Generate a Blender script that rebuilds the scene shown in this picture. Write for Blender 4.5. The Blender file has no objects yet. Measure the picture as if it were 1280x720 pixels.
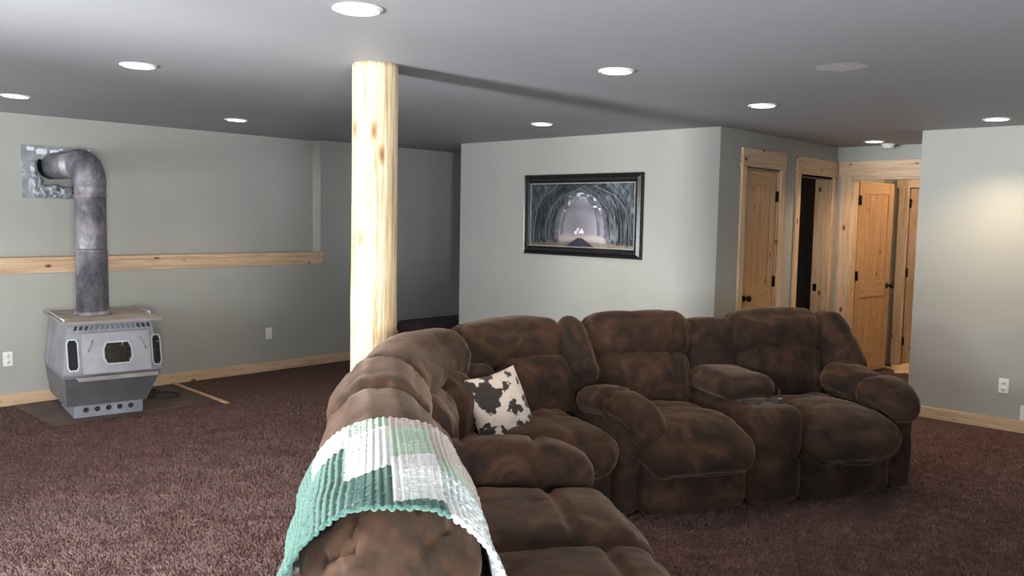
import bpy, bmesh, math, random
import numpy as np
from mathutils import Vector, Matrix, noise
R = math.radians
random.seed(4)
sc = bpy.context.scene
C = bpy.context.collection

# ------------------------------------------------------------------ camera
cam_d = bpy.data.cameras.new('camera'); cam = bpy.data.objects.new('camera', cam_d); C.objects.link(cam)
cam_d.sensor_width = 36.0; cam_d.lens = 36.0 * 1050 / 1280; cam_d.clip_start = 0.02
# rows: world X, Y, Z in terms of image right, image down, forward
rx = Vector((0.683, -0.048, 0.729)); ry = Vector((-0.730, -0.070, 0.679)); rz = Vector((0.018, -0.996, -0.083))
right = Vector((rx[0], ry[0], rz[0])).normalized()
fwd = Vector((rx[2], ry[2], rz[2])); fwd = (fwd - right * fwd.dot(right)).normalized()
up = right.cross(fwd)
m = Matrix((right, up, -fwd)).transposed().to_4x4(); m.translation = Vector((0, 0, 1.64))
cam.matrix_world = m
sc.camera = cam

# ------------------------------------------------------------------ world, daylight, exposure
sc.view_settings.view_transform = 'Standard'; sc.view_settings.look = 'None'
sc.view_settings.gamma = 1.0; sc.view_settings.use_curve_mapping = False
sc.view_settings.exposure = 1.0
w = bpy.data.worlds.new('world'); sc.world = w; w.use_nodes = True
bg = w.node_tree.nodes['Background']; bg.inputs[0].default_value = (0.75, 0.87, 1.0, 1); bg.inputs[1].default_value = 1.6

def area(name, loc, direction, sx, sy, power, col, spread=180):
    d = bpy.data.lights.new(name, 'AREA'); d.shape = 'RECTANGLE'; d.size = sx; d.size_y = sy
    d.energy = power; d.color = col; d.spread = R(spread)
    o = bpy.data.objects.new(name, d); C.objects.link(o); o.location = loc
    o.rotation_euler = Vector(direction).to_track_quat('-Z', 'Z').to_euler()
    return o
# overcast sky and snow-bright ground seen through the patio door and the window in the wall beside the camera, then two added fills
area('daylight_sky', (-3.3, 3.3, 3.3), (1, 0.05, -0.8), 3.2, 1.2, 820, (0.93, 0.97, 1.0), 160)
area('daylight_snow', (-3.5, 3.8, 0.15), (1, -0.02, 0.37), 1.9, 0.9, 590, (0.95, 0.98, 1.0), 160)
area('daylight_patio', (-2.25, 3.3, 1.25), (1, -0.02, -0.05), 1.6, 1.5, 12, (0.92, 0.97, 1.0), 160)
area('daylight_window', (-2.2, 0.9, 1.3), (1, 0.10, 0.25), 1.3, 1.1, 90, (0.95, 0.98, 1.0), 150)
area('daylight_far_window', (-2.2, 6.75, 1.2), (1, 0.30, 0.25), 1.1, 1.1, 90, (0.95, 0.98, 1.0), 150)
area('added_fill_corner', (-0.8, -2.9, 1.1), (0.1, 1, 0.15), 1.8, 1.3, 330, (0.95, 0.98, 1.0), 150)  # added fill to brighten the left wall, no known window there
area('added_fill_back', (2.6, -2.6, 1.2), (0, 1, 0.25), 1.6, 1.2, 18, (0.95, 0.98, 1.0), 150)  # weak added fill from behind the camera, no known source

# ------------------------------------------------------------------ helpers
def link(name, bm_or_mesh, mat=None, parent=None, smooth=False):
    if isinstance(bm_or_mesh, bmesh.types.BMesh):
        me = bpy.data.meshes.new(name); bm_or_mesh.to_mesh(me); bm_or_mesh.free()
    else: me = bm_or_mesh
    o = bpy.data.objects.new(name, me); C.objects.link(o)
    if mat: me.materials.append(mat)
    if parent: o.parent = parent
    if smooth: me.polygons.foreach_set('use_smooth', [True] * len(me.polygons))
    return o
def tag(o, label, cat, group=None):
    o['label'] = label; o['category'] = cat
    if group: o['group'] = group
    return o
def empty(name, loc=(0, 0, 0), rz=0.0):
    o = bpy.data.objects.new(name, None); C.objects.link(o); o.location = loc; o.rotation_euler = (0, 0, rz)
    o.empty_display_size = 0.05
    return o
def struct(o): o['kind'] = 'structure'; return o
def box(bm, x0, x1, y0, y1, z0, z1, bev=0.0):
    vs = [bm.verts.new(p) for p in ((x0,y0,z0),(x1,y0,z0),(x1,y1,z0),(x0,y1,z0),(x0,y0,z1),(x1,y0,z1),(x1,y1,z1),(x0,y1,z1))]
    fs = [bm.faces.new([vs[i] for i in f]) for f in ((3,2,1,0),(4,5,6,7),(0,1,5,4),(1,2,6,5),(2,3,7,6),(3,0,4,7))]
    if bev > 0:
        es = {e for f in fs for e in f.edges}
        bmesh.ops.bevel(bm, geom=list(es), offset=bev, segments=2, affect='EDGES', clamp_overlap=True)
    return bm
def bx(name, x0, x1, y0, y1, z0, z1, mat, parent=None, bev=0.0):
    bm = bmesh.new(); box(bm, x0, x1, y0, y1, z0, z1, bev); return link(name, bm, mat, parent)
def cyl(bm, p0, p1, r0, r1=None, n=24, caps=True):
    r1 = r0 if r1 is None else r1
    p0 = Vector(p0); p1 = Vector(p1); d = (p1 - p0).normalized()
    a = d.orthogonal().normalized(); b = d.cross(a)
    A = []; B = []
    for i in range(n):
        t = 2 * math.pi * i / n; v = a * math.cos(t) + b * math.sin(t)
        A.append(bm.verts.new(p0 + v * r0)); B.append(bm.verts.new(p1 + v * r1))
    for i in range(n):
        f = bm.faces.new((A[i], A[(i+1) % n], B[(i+1) % n], B[i])); f.smooth = True
    if caps: bm.faces.new(A[::-1]); bm.faces.new(B)
    return bm
def lathe(bm, prof, c=(0,0,0), axis='z', n=32, flip=False):
    c = Vector(c); rings = []
    for r, h in prof:
        ring = []
        for i in range(n):
            t = 2 * math.pi * i / n
            x, y = r * math.cos(t), r * math.sin(t)
            p = {'z': (x, y, h), 'y': (x, h, y), 'x': (h, x, y)}[axis]
            ring.append(bm.verts.new(c + Vector(p)))
        rings.append(ring)
    for a, b in zip(rings, rings[1:]):
        for i in range(n):
            f = bm.faces.new((a[i], a[(i+1) % n], b[(i+1) % n], b[i])); f.smooth = True
    if prof[0][0] > 1e-5: bm.faces.new(rings[0][::-1])
    if prof[-1][0] > 1e-5: bm.faces.new(rings[-1])
    bmesh.ops.recalc_face_normals(bm, faces=bm.faces[:])
    return bm
def tube(bm, pts, r, n=12):
    pts = [Vector(p) for p in pts]; rings = []
    a = None
    for i, p in enumerate(pts):
        t = (pts[min(i+1, len(pts)-1)] - pts[max(i-1, 0)]).normalized()
        a = t.orthogonal().normalized() if a is None else (a - t * a.dot(t)).normalized()
        b = t.cross(a); rr = r(i / (len(pts)-1)) if callable(r) else r
        rings.append([bm.verts.new(p + (a * math.cos(2*math.pi*k/n) + b * math.sin(2*math.pi*k/n)) * rr) for k in range(n)])
    for A, B in zip(rings, rings[1:]):
        for i in range(n):
            f = bm.faces.new((A[i], A[(i+1) % n], B[(i+1) % n], B[i])); f.smooth = True
    bm.faces.new(rings[0][::-1]); bm.faces.new(rings[-1])
    bmesh.ops.recalc_face_normals(bm, faces=bm.faces[:])
    return bm

# ------------------------------------------------------------------ materials
def new_mat(name):
    mt = bpy.data.materials.new(name); mt.use_nodes = True
    nt = mt.node_tree; b = nt.nodes['Principled BSDF']
    return mt, nt, b
def node(nt, kind, **kw):
    n = nt.nodes.new(kind)
    for k, v in kw.items():
        if k.startswith('i_'): n.inputs[k[2:].replace('_', ' ')].default_value = v
        else: setattr(n, k, v)
    return n
def ramp(nt, fac, stops):
    r = node(nt, 'ShaderNodeValToRGB'); e = r.color_ramp.elements
    while len(e) < len(stops): e.new(0.5)
    for el, (p, c) in zip(e, stops): el.position = p; el.color = (*c, 1)
    nt.links.new(fac, r.inputs[0]); return r
def coords(nt, scale=(1,1,1), rot=(0,0,0), kind='Object'):
    tc = node(nt, 'ShaderNodeTexCoord'); mp = node(nt, 'ShaderNodeMapping')
    mp.inputs['Scale'].default_value = scale; mp.inputs['Rotation'].default_value = rot
    nt.links.new(tc.outputs[kind], mp.inputs[0]); return mp.outputs[0]
def noise_n(nt, vec, scale, detail=4, rough=0.55, dist=0.0):
    n = node(nt, 'ShaderNodeTexNoise'); n.inputs['Scale'].default_value = scale; n.inputs['Detail'].default_value = detail
    n.inputs['Roughness'].default_value = rough; n.inputs['Distortion'].default_value = dist
    nt.links.new(vec, n.inputs['Vector']); return n.outputs[0]
def bump(nt, b, h, strength, dist):
    n = node(nt, 'ShaderNodeBump'); n.inputs['Strength'].default_value = strength; n.inputs['Distance'].default_value = dist
    nt.links.new(h, n.inputs['Height']); nt.links.new(n.outputs[0], b.inputs['Normal'])
def mixc(nt, fac, a, b_, mode='MIX'):
    n = node(nt, 'ShaderNodeMix'); n.data_type = 'RGBA'; n.blend_type = mode
    for s, v in ((0, fac), (6, a), (7, b_)):
        if hasattr(v, 'links') or hasattr(v, 'is_linked'): nt.links.new(v, n.inputs[s])
        elif s == 0: n.inputs[0].default_value = v
        else: n.inputs[s].default_value = (*v, 1)
    return n.outputs[2]
def plain(name, col, rough=0.6, metal=0.0, nscale=30, var=0.15, bumpd=0.0005, spec=None):
    mt, nt, b = new_mat(name); v = coords(nt)
    n = noise_n(nt, v, nscale)
    r = ramp(nt, n, [(0.3, [c * (1 - var) for c in col]), (0.7, [min(1, c * (1 + var)) for c in col])])
    nt.links.new(r.outputs[0], b.inputs['Base Color']); b.inputs['Roughness'].default_value = rough; b.inputs['Metallic'].default_value = metal
    if spec is not None: b.inputs['Specular IOR Level'].default_value = spec
    if bumpd: bump(nt, b, n, 0.3, bumpd)
    return mt
def paint(name, col, mott=0.05):
    mt, nt, b = new_mat(name); v = coords(nt)
    n1 = noise_n(nt, v, 0.9, 3); n2 = noise_n(nt, v, 90, 4, 0.6); n3 = noise_n(nt, v, 7, 3)
    r = ramp(nt, n1, [(0.35, [c * (1 - mott) for c in col]), (0.65, [c * (1 + mott) for c in col])])
    nt.links.new(r.outputs[0], b.inputs['Base Color']); b.inputs['Roughness'].default_value = 0.62
    b.inputs['Specular IOR Level'].default_value = 0.35
    ad = node(nt, 'ShaderNodeMath', operation='MULTIPLY_ADD'); ad.inputs[1].default_value = 0.35
    nt.links.new(n2, ad.inputs[0]); nt.links.new(n3, ad.inputs[2])
    bump(nt, b, ad.outputs[0], 0.35, 0.003)
    return mt
def pine(name, axis, light=(0.68, 0.51, 0.35), dark=(0.52, 0.35, 0.21), knots=1.0, rough=0.42):
    """knotty pine, grain running along axis (0 x, 1 y, 2 z)"""
    mt, nt, b = new_mat(name)
    s = [14, 14, 14]; s[axis] = 0.9
    v = coords(nt, tuple(s)); g = noise_n(nt, v, 2.2, 5, 0.6, 0.8)
    s2 = [60, 60, 60]; s2[axis] = 2.0
    v2 = coords(nt, tuple(s2)); g2 = noise_n(nt, v2, 2.5, 4, 0.6)
    r = ramp(nt, g, [(0.32, dark), (0.47, [(a+c)/2 for a, c in zip(light, dark)]), (0.62, light)])
    r2 = ramp(nt, g2, [(0.35, (0.82, 0.76, 0.68)), (0.6, (1, 1, 1))])
    col = mixc(nt, 1.0, r.outputs[0], r2.outputs[0], 'MULTIPLY')
    s3 = [7.5, 7.5, 7.5]; s3[axis] = 4.2
    v3 = coords(nt, tuple(s3)); vo = node(nt, 'ShaderNodeTexVoronoi'); vo.inputs['Scale'].default_value = 1.0; vo.inputs['Randomness'].default_value = 1.0
    nt.links.new(v3, vo.inputs['Vector'])
    k = ramp(nt, vo.outputs['Distance'], [(0.07, (0.22, 0.12, 0.07)), (0.11, (0.58, 0.40, 0.27)), (0.16, (1, 1, 1))])
    col = mixc(nt, knots, col, k.outputs[0], 'MULTIPLY')
    nt.links.new(col, b.inputs['Base Color']); b.inputs['Roughness'].default_value = rough
    bump(nt, b, g2, 0.25, 0.0012)
    return mt

M = {}
M['wall'] = paint('wall_paint', (0.365, 0.365, 0.335))
M['ceil'] = paint('ceiling_paint', (0.30, 0.305, 0.32), 0.03)
M['baked_shade'] = paint('baked_shade_paint', (0.10, 0.09, 0.08))  # wall paint darkened, the room's lack of light put into the colour
M['pine_x'] = pine('pine_along_x', 0); M['pine_y'] = pine('pine_along_y', 1); M['pine_z'] = pine('pine_along_z', 2)
M['door_z'] = pine('door_pine_upright', 2, (0.53, 0.335, 0.185), (0.40, 0.225, 0.105), 0.9, 0.33)
M['door_x'] = pine('door_pine_rail', 0, (0.53, 0.335, 0.185), (0.40, 0.225, 0.105), 0.9, 0.33)
M['bronze'] = plain('oil_rubbed_bronze', (0.012, 0.010, 0.009), 0.38, 0.7)
M['white_plastic'] = plain('white_plastic', (0.78, 0.78, 0.75), 0.35, 0, 20, 0.03, 0)
M['slot'] = plain('dark_slot', (0.02, 0.02, 0.02), 0.6, 0, 20, 0.1, 0)
M['black_gloss'] = plain('black_lacquer', (0.012, 0.011, 0.011), 0.22, 0, 20, 0.1, 0.0002)
M['cord'] = plain('black_rubber', (0.02, 0.02, 0.022), 0.5, 0)
M['steel_pale'] = plain('brushed_edge_steel', (0.62, 0.63, 0.66), 0.3, 0.9, 40, 0.12)

def stove_paint():
    mt, nt, b = new_mat('dusty_grey_stove_paint'); v = coords(nt)
    n = noise_n(nt, v, 5, 5, 0.65); n2 = noise_n(nt, v, 70, 3)
    r = ramp(nt, n, [(0.3, (0.19, 0.195, 0.215)), (0.55, (0.27, 0.275, 0.30)), (0.75, (0.36, 0.36, 0.385))])
    nt.links.new(r.outputs[0], b.inputs['Base Color']); b.inputs['Roughness'].default_value = 0.5; b.inputs['Metallic'].default_value = 0.25
    bump(nt, b, n2, 0.2, 0.001); return mt
M['stove'] = stove_paint()
M['stove_door'] = plain('stove_door_paint', (0.33, 0.33, 0.355), 0.45, 0.25, 6, 0.12)
M['stove_dark'] = plain('stove_pan_paint', (0.145, 0.145, 0.155), 0.5, 0.25, 6, 0.15)
M['stove_top'] = plain('dusty_stove_top', (0.30, 0.27, 0.26), 0.7, 0.1, 5, 0.25)
def pipe_mat():
    mt, nt, b = new_mat('scuffed_flue_steel'); v = coords(nt, (1, 1, 0.6))
    n = noise_n(nt, v, 5.5, 6, 0.7, 0.5); n2 = noise_n(nt, v, 28, 4, 0.7)
    r = ramp(nt, n, [(0.34, (0.085, 0.09, 0.115)), (0.5, (0.20, 0.195, 0.22)), (0.62, (0.33, 0.305, 0.32))])
    r2 = ramp(nt, n2, [(0.33, (0.65, 0.65, 0.68)), (0.5, (1, 1, 1))])
    nt.links.new(mixc(nt, 1.0, r.outputs[0], r2.outputs[0], 'MULTIPLY'), b.inputs['Base Color'])
    b.inputs['Roughness'].default_value = 0.52; b.inputs['Metallic'].default_value = 0.45; bump(nt, b, n2, 0.15, 0.001); return mt
M['pipe'] = pipe_mat()
def glass_dark():
    mt, nt, b = new_mat('sooty_stove_glass'); v = coords(nt)
    n = noise_n(nt, v, 38, 3, 0.6); n2 = noise_n(nt, v, 17, 2)
    r = ramp(nt, n, [(0.60, (0.012, 0.011, 0.012)), (0.66, (0.09, 0.04, 0.03)), (0.74, (0.30, 0.24, 0.22))])
    nt.links.new(r.outputs[0], b.inputs['Base Color']); b.inputs['Roughness'].default_value = 0.15; return mt
M['sooty_glass'] = glass_dark()
M['foil'] = plain('crumpled_foil', (0.30, 0.32, 0.34), 0.55, 0.25, 25, 0.45, 0.01)
def flashing_mat():
    mt, nt, b = new_mat('galvanised_flashing'); v = coords(nt)
    n = noise_n(nt, v, 9, 5, 0.65); n2 = noise_n(nt, v, 4, 2)
    r = ramp(nt, n, [(0.35, (0.22, 0.24, 0.255)), (0.58, (0.34, 0.36, 0.375)), (0.66, (0.55, 0.57, 0.59))])
    nt.links.new(r.outputs[0], b.inputs['Base Color']); b.inputs['Roughness'].default_value = 0.4; b.inputs['Metallic'].default_value = 0.35
    bump(nt, b, n, 0.3, 0.004); return mt
M['flashing'] = flashing_mat()
M['plaster'] = plain('white_primer_patch', (0.74, 0.76, 0.77), 0.5, 0, 12, 0.06)
M['soot'] = plain('soot_black', (0.015, 0.015, 0.017), 0.9)

def carpet():
    mt, nt, b = new_mat('plum_brown_carpet'); v = coords(nt); n4 = noise_n(nt, v, 34, 4, 0.75, 1.2)
    n1 = noise_n(nt, v, 1.3, 4, 0.6); n2 = noise_n(nt, v, 70, 4, 0.8, 0.8)
    vs = coords(nt, (1, 1, 1), (0, 0, 0.7)); n3 = noise_n(nt, coords(nt, (3.2, 9, 1), (0, 0, 0.75)), 1.6, 5, 0.72, 1.2)
    vo = node(nt, 'ShaderNodeTexVoronoi'); vo.inputs['Scale'].default_value = 95; nt.links.new(v, vo.inputs['Vector'])
    r = ramp(nt, n2, [(0.33, (0.018, 0.0062, 0.0046)), (0.5, (0.068, 0.026, 0.020)), (0.66, (0.185, 0.088, 0.072))])
    r3 = ramp(nt, n3, [(0.30, (0.62, 0.60, 0.60)), (0.50, (1.0, 1.0, 1.0)), (0.7, (1.25, 1.22, 1.2))])
    r4 = ramp(nt, n4, [(0.36, (0.5, 0.40, 0.40)), (0.50, (0.95, 0.95, 0.95)), (0.64, (1.7, 1.66, 1.64))])
    col = mixc(nt, 1.0, mixc(nt, 1.0, r.outputs[0], r3.outputs[0], 'MULTIPLY'), r4.outputs[0], 'MULTIPLY')
    nt.links.new(col, b.inputs['Base Color']); b.inputs['Roughness'].default_value = 0.95
    b.inputs['Specular IOR Level'].default_value = 0.1
    b.inputs['Sheen Weight'].default_value = 0.16; b.inputs['Sheen Roughness'].default_value = 0.6; b.inputs['Sheen Tint'].default_value = (0.95, 0.82, 0.82, 1)
    ad = node(nt, 'ShaderNodeMath', operation='MULTIPLY_ADD'); ad.inputs[1].default_value = 0.8
    nt.links.new(vo.outputs['Distance'], ad.inputs[0]); nt.links.new(n2, ad.inputs[2])
    ad2 = node(nt, 'ShaderNodeMath', operation='MULTIPLY_ADD'); ad2.inputs[1].default_value = 1.6
    nt.links.new(n4, ad2.inputs[0]); nt.links.new(ad.outputs[0], ad2.inputs[2])
    bump(nt, b, ad2.outputs[0], 1.0, 0.016); return mt
M['carpet'] = carpet()
M['subfloor'] = plain('dusty_hearth_floor', (0.095, 0.068, 0.060), 0.85, 0, 3.5, 0.3, 0.002)

def suede():
    mt, nt, b = new_mat('brown_suede_microfibre'); v = coords(nt)
    n1 = noise_n(nt, v, 5.0, 5, 0.62, 1.1); n2 = noise_n(nt, v, 26, 3, 0.6, 0.5); n3 = noise_n(nt, v, 400, 2)
    r = ramp(nt, n1, [(0.32, (0.017, 0.011, 0.008)), (0.46, (0.030, 0.0175, 0.0115)), (0.56, (0.050, 0.0245, 0.014)), (0.68, (0.074, 0.041, 0.025))])
    r2 = ramp(nt, n2, [(0.3, (0.80, 0.80, 0.82)), (0.7, (1.08, 1.06, 1.04))])
    nt.links.new(mixc(nt, 1.0, r.outputs[0], r2.outputs[0], 'MULTIPLY'), b.inputs['Base Color'])
    b.inputs['Roughness'].default_value = 0.85; b.inputs['Specular IOR Level'].default_value = 0.2
    b.inputs['Sheen Weight'].default_value = 0.22; b.inputs['Sheen Roughness'].default_value = 0.42; b.inputs['Sheen Tint'].default_value = (0.85, 0.62, 0.48, 1)
    bump(nt, b, n2, 0.3, 0.0015); return mt
M['suede'] = suede()
def log_mat():
    mt, nt, b = new_mat('peeled_pine_log'); v = coords(nt, (16, 16, 0.8))
    g = noise_n(nt, v, 1.6, 6, 0.62, 0.7)
    v2 = coords(nt, (70, 70, 1.6)); g2 = noise_n(nt, v2, 1.5, 4, 0.6)
    r = ramp(nt, g, [(0.30, (0.30, 0.20, 0.10)), (0.42, (0.52, 0.39, 0.23)), (0.54, (0.70, 0.55, 0.36)), (0.68, (0.78, 0.66, 0.47))])
    r2 = ramp(nt, g2, [(0.36, (0.62, 0.55, 0.46)), (0.52, (1, 1, 1))])
    col = mixc(nt, 1.0, r.outputs[0], r2.outputs[0], 'MULTIPLY')
    vo = node(nt, 'ShaderNodeTexVoronoi'); vo.inputs['Scale'].default_value = 1.0; nt.links.new(coords(nt, (9, 9, 3.2)), vo.inputs['Vector'])
    k = ramp(nt, vo.outputs['Distance'], [(0.07, (0.22, 0.12, 0.06)), (0.16, (0.7, 0.55, 0.38)), (0.24, (1, 1, 1))])
    col = mixc(nt, 1.0, col, k.outputs[0], 'MULTIPLY')
    nt.links.new(col, b.inputs['Base Color']); b.inputs['Roughness'].default_value = 0.55; bump(nt, b, g, 0.4, 0.006); return mt
M['log'] = log_mat()
def attr_mat(name, rough=0.6, sheen=0.0, scale=0, spec=0.3):
    mt, nt, b = new_mat(name); a = node(nt, 'ShaderNodeVertexColor'); a.layer_name = 'Col'
    nt.links.new(a.outputs[0], b.inputs['Base Color']); b.inputs['Roughness'].default_value = rough
    b.inputs['Sheen Weight'].default_value = sheen; b.inputs['Specular IOR Level'].default_value = spec
    if scale:
        n = noise_n(nt, coords(nt), scale, 4); bump(nt, b, n, 0.5, 0.003)
    return mt
def emit(name, col, s):
    mt, nt, b = new_mat(name); b.inputs['Base Color'].default_value = (0.8, 0.8, 0.8, 1)
    b.inputs['Emission Color'].default_value = (*col, 1); b.inputs['Emission Strength'].default_value = s; return mt
M['lens'] = emit('led_lens', (1.0, 0.93, 0.82), 7.0)

# ------------------------------------------------------------------ room shell
H = 2.44
floor = struct(bx('floor', -1.75, 11.2, -1.75, 8.1, -0.12, 0.0, M['carpet']))
def carpet_pile():
    """short leaning tufts, dense near the camera and thinning out where they can no longer be told apart"""
    rng = np.random.default_rng(11); N = 520000
    x = rng.uniform(-0.4, 7.5, N); y = rng.uniform(-0.6, 7.7, N); d = np.hypot(x, y)
    vis = (0.729 * x + 0.679 * y > 1.6)
    across = np.abs(0.683 * x - 0.730 * y) / np.maximum(0.729 * x + 0.679 * y, 0.1)
    keep = vis & (across < 0.78) & (rng.random(N) < np.clip((8.2 - d) / 3.2, 0.0, 1.0))
    keep &= ~((x > 2.2) & (x < 3.57) & (y > 6.76)) & ~((x > 7.55)) & ~((x > 6.35) & (y > 3.55))
    x, y = x[keep], y[keep]; n = len(x)
    def vn(sc, seed):
        g = np.random.default_rng(seed).random((400, 400)); u, v = (x + 2) * sc, (y + 2) * sc
        i, j = u.astype(int) % 399, v.astype(int) % 399; fu, fv = u % 1, v % 1
        return (g[i, j]*(1-fu)+g[i+1, j]*fu)*(1-fv)+(g[i, j+1]*(1-fu)+g[i+1, j+1]*fu)*fv
    cl = vn(13, 1); cl2 = vn(38, 2); bend = 2 * np.pi * vn(7, 3) + rng.normal(0, 1.3, n)
    h = 0.006 + 0.007 * rng.random(n) + 0.005 * cl; r_ = 0.0055 + 0.004 * rng.random(n); a0 = rng.uniform(0, 6.28, n)
    P = np.zeros((n, 4, 3))
    for k in range(3):
        P[:, k, 0] = x + r_ * np.cos(a0 + k * 2.094); P[:, k, 1] = y + r_ * np.sin(a0 + k * 2.094); P[:, k, 2] = -0.001
    P[:, 3, 0] = x + np.cos(bend) * h * 0.75; P[:, 3, 1] = y + np.sin(bend) * h * 0.75; P[:, 3, 2] = h
    base = (np.arange(n) * 4)[:, None]
    F = np.concatenate([base + np.array([[0, 1, 3]]), base + np.array([[1, 2, 3]]), base + np.array([[2, 0, 3]])], 1).reshape(-1)
    me = bpy.data.meshes.new('carpet_pile'); me.vertices.add(n * 4); me.vertices.foreach_set('co', P.reshape(-1))
    me.loops.add(len(F)); me.loops.foreach_set('vertex_index', F.astype(np.int32))
    me.polygons.add(len(F) // 3); me.polygons.foreach_set('loop_start', np.arange(0, len(F), 3, dtype=np.int32)); me.update(calc_edges=True)
    t = np.clip(0.40 * rng.random(n) + 0.45 * cl * cl2 + 0.32 * cl2 - 0.04, 0, 1)[:, None]
    c = np.array([[0.046, 0.022, 0.0195]]) * (1 - t) + np.array([[0.200, 0.112, 0.101]]) * t
    cc = np.ones((n, 4, 4)); cc[:, :, :3] = c[:, None, :]
    ca = me.color_attributes.new('Col', 'FLOAT_COLOR', 'POINT'); ca.data.foreach_set('color', cc.astype(np.float32).reshape(-1))
    mt, nt, b = new_mat('carpet_tuft'); a = node(nt, 'ShaderNodeVertexColor'); a.layer_name = 'Col'
    nt.links.new(a.outputs[0], b.inputs['Base Color']); b.inputs['Roughness'].default_value = 0.9; b.inputs['Specular IOR Level'].default_value = 0.15
    b.inputs['Sheen Weight'].default_value = 0.12; b.inputs['Sheen Tint'].default_value = (0.95, 0.82, 0.82, 1)
    o = link('carpet_pile', me, mt, floor, True); o['kind'] = 'stuff'
carpet_pile()
struct(bx('ceiling', -1.75, 11.2, -1.75, 8.1, H, H + 0.12, M['ceil']))
# far left wall: lower half stands forward under the ledge, upper half set back, with the flue opening
bm = bmesh.new()
FY, UY = 7.78, 7.93
box(bm, -1.6, 5.27, FY, 8.1, 0, 1.20)
box(bm, 5.27, 11.2, FY, 8.1, 0, H)
hx0, hx1, hz0, hz1 = 2.49, 2.84, 1.78, 2.08
box(bm, -1.6, hx0, UY, 8.1, 1.20, H); box(bm, hx1, 5.27, UY, 8.1, 1.20, H)
box(bm, hx0, hx1, UY, 8.1, 1.20, hz0); box(bm, hx0, hx1, UY, 8.1, hz1, H); box(bm, hx0, hx1, 8.07, 8.1, hz0, hz1)
struct(link('wall_left', bm, M['wall']))
# wall with the picture
struct(bx('wall_front', 6.41, 6.53, 3.61, 6.78, 0, H, M['wall']))
struct(bx('wall_passage', 6.53, 9.0, 6.66, 6.78, 0, H, M['wall']))
struct(bx('wall_passage_end', 9.0, 9.12, 6.78, 7.78, 0, H, M['wall']))
# wall with two doors
bm = bmesh.new()
for x0, x1, z0, z1 in ((6.53, 6.86, 0, H), (6.86, 7.56, 2.12, H), (7.56, 7.97, 0, H), (7.97, 8.78, 2.10, H), (8.78, 8.86, 0, H)):
    box(bm, x0, x1, 3.61, 3.73, z0, z1)
struct(link('wall_doors', bm, M['wall']))
bm = bmesh.new()   # room behind the half-hidden doorway, its shade put into the paint colour
box(bm, 7.72, 7.80, 3.73, 5.4, 0, H); box(bm, 8.92, 9.0, 3.73, 5.4, 0, H); box(bm, 7.72, 9.0, 5.4, 5.48, 0, H)
struct(link('wall_closet', bm, M['baked_shade']))
bm = bmesh.new()   # far wall with cased opening
box(bm, 8.86, 8.98, 3.43, 3.73, 0, H); box(bm, 8.86, 8.98, 2.58, 3.43, 2.12, H); box(bm, 8.86, 8.98, 2.28, 2.58, 0, H)
struct(link('wall_far', bm, M['wall']))
bm = bmesh.new()
box(bm, 7.63, 7.77, -1.6, 2.39, 0, H); box(bm, 7.77, 8.86, 2.28, 2.39, 0, H)
struct(link('wall_right', bm, M['wall']))
bm = bmesh.new()   # room beyond the opening
box(bm, 8.98, 11.1, 3.60, 3.72, 0, H); box(bm, 8.98, 11.1, 1.3, 1.42, 0, H); box(bm, 10.9, 11.02, 1.42, 3.6, 0, H)
struct(link('wall_beyond', bm, M['wall']))
bm = bmesh.new()   # window wall beside the camera
for y0, y1, z0, z1 in ((-1.6, 0.25, 0, H), (0.25, 1.55, 0, 0.95), (0.25, 1.55, 2.05, H), (1.55, 2.5, 0, H), (2.5, 4.1, 2.1, H), (4.1, 6.15, 0, H), (6.15, 7.35, 0, 0.95), (6.15, 7.35, 2.05, H), (7.35, 8.1, 0, H)):
    box(bm, -1.75, -1.6, y0, y1, z0, z1)
struct(link('wall_windows', bm, M['wall']))
bm = bmesh.new()  # back wall; its two openings are added to let the fills in
for x0, x1, z0, z1 in ((-1.75, -1.5, 0, H), (-1.5, 0.1, 0, 0.5), (-1.5, 0.1, 2.05, H), (0.1, 1.8, 0, H), (1.8, 3.4, 0, 0.85), (1.8, 3.4, 2.05, H), (3.4, 7.77, 0, H)):
    box(bm, x0, x1, -1.75, -1.6, z0, z1)
struct(link('wall_back', bm, M['wall']))
struct(bx('ground', -14, -1.76, -8, 16, -0.25, -0.12, plain('snow', (0.8, 0.82, 0.85), 0.8, 0, 2, 0.03)))
def winframe(name, axis, a0, a1, z0, z1, at):
    t = struct(empty(name)); w_ = 0.06
    for p in ((a0, a0 + w_, z0, z1), (a1 - w_, a1, z0, z1), (a0 + w_, a1 - w_, z0, z0 + w_), (a0 + w_, a1 - w_, z1 - w_, z1), ((a0+a1)/2 - .04, (a0+a1)/2 + .04, z0 + w_, z1 - w_)):
        if axis == 'y': bx('window_frame', at, at + 0.08, p[0], p[1], p[2], p[3], M['white_plastic'], t)
        else: bx('window_frame', p[0], p[1], at, at + 0.08, p[2], p[3], M['white_plastic'], t)
winframe('door_4', 'y', 2.5, 4.1, 0.0, 2.1, -1.72)
winframe('window_1', 'y', 0.25, 1.55, 0.95, 2.05, -1.72)
winframe('added_window_corner', 'x', -1.5, 0.1, 0.5, 2.05, -1.72)  # unseen opening added for the corner fill
winframe('window_3', 'y', 6.15, 7.35, 0.95, 2.05, -1.72)
winframe('added_window_back', 'x', 1.8, 3.4, 0.85, 2.05, -1.72)  # unseen opening added for the rear fill

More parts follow.
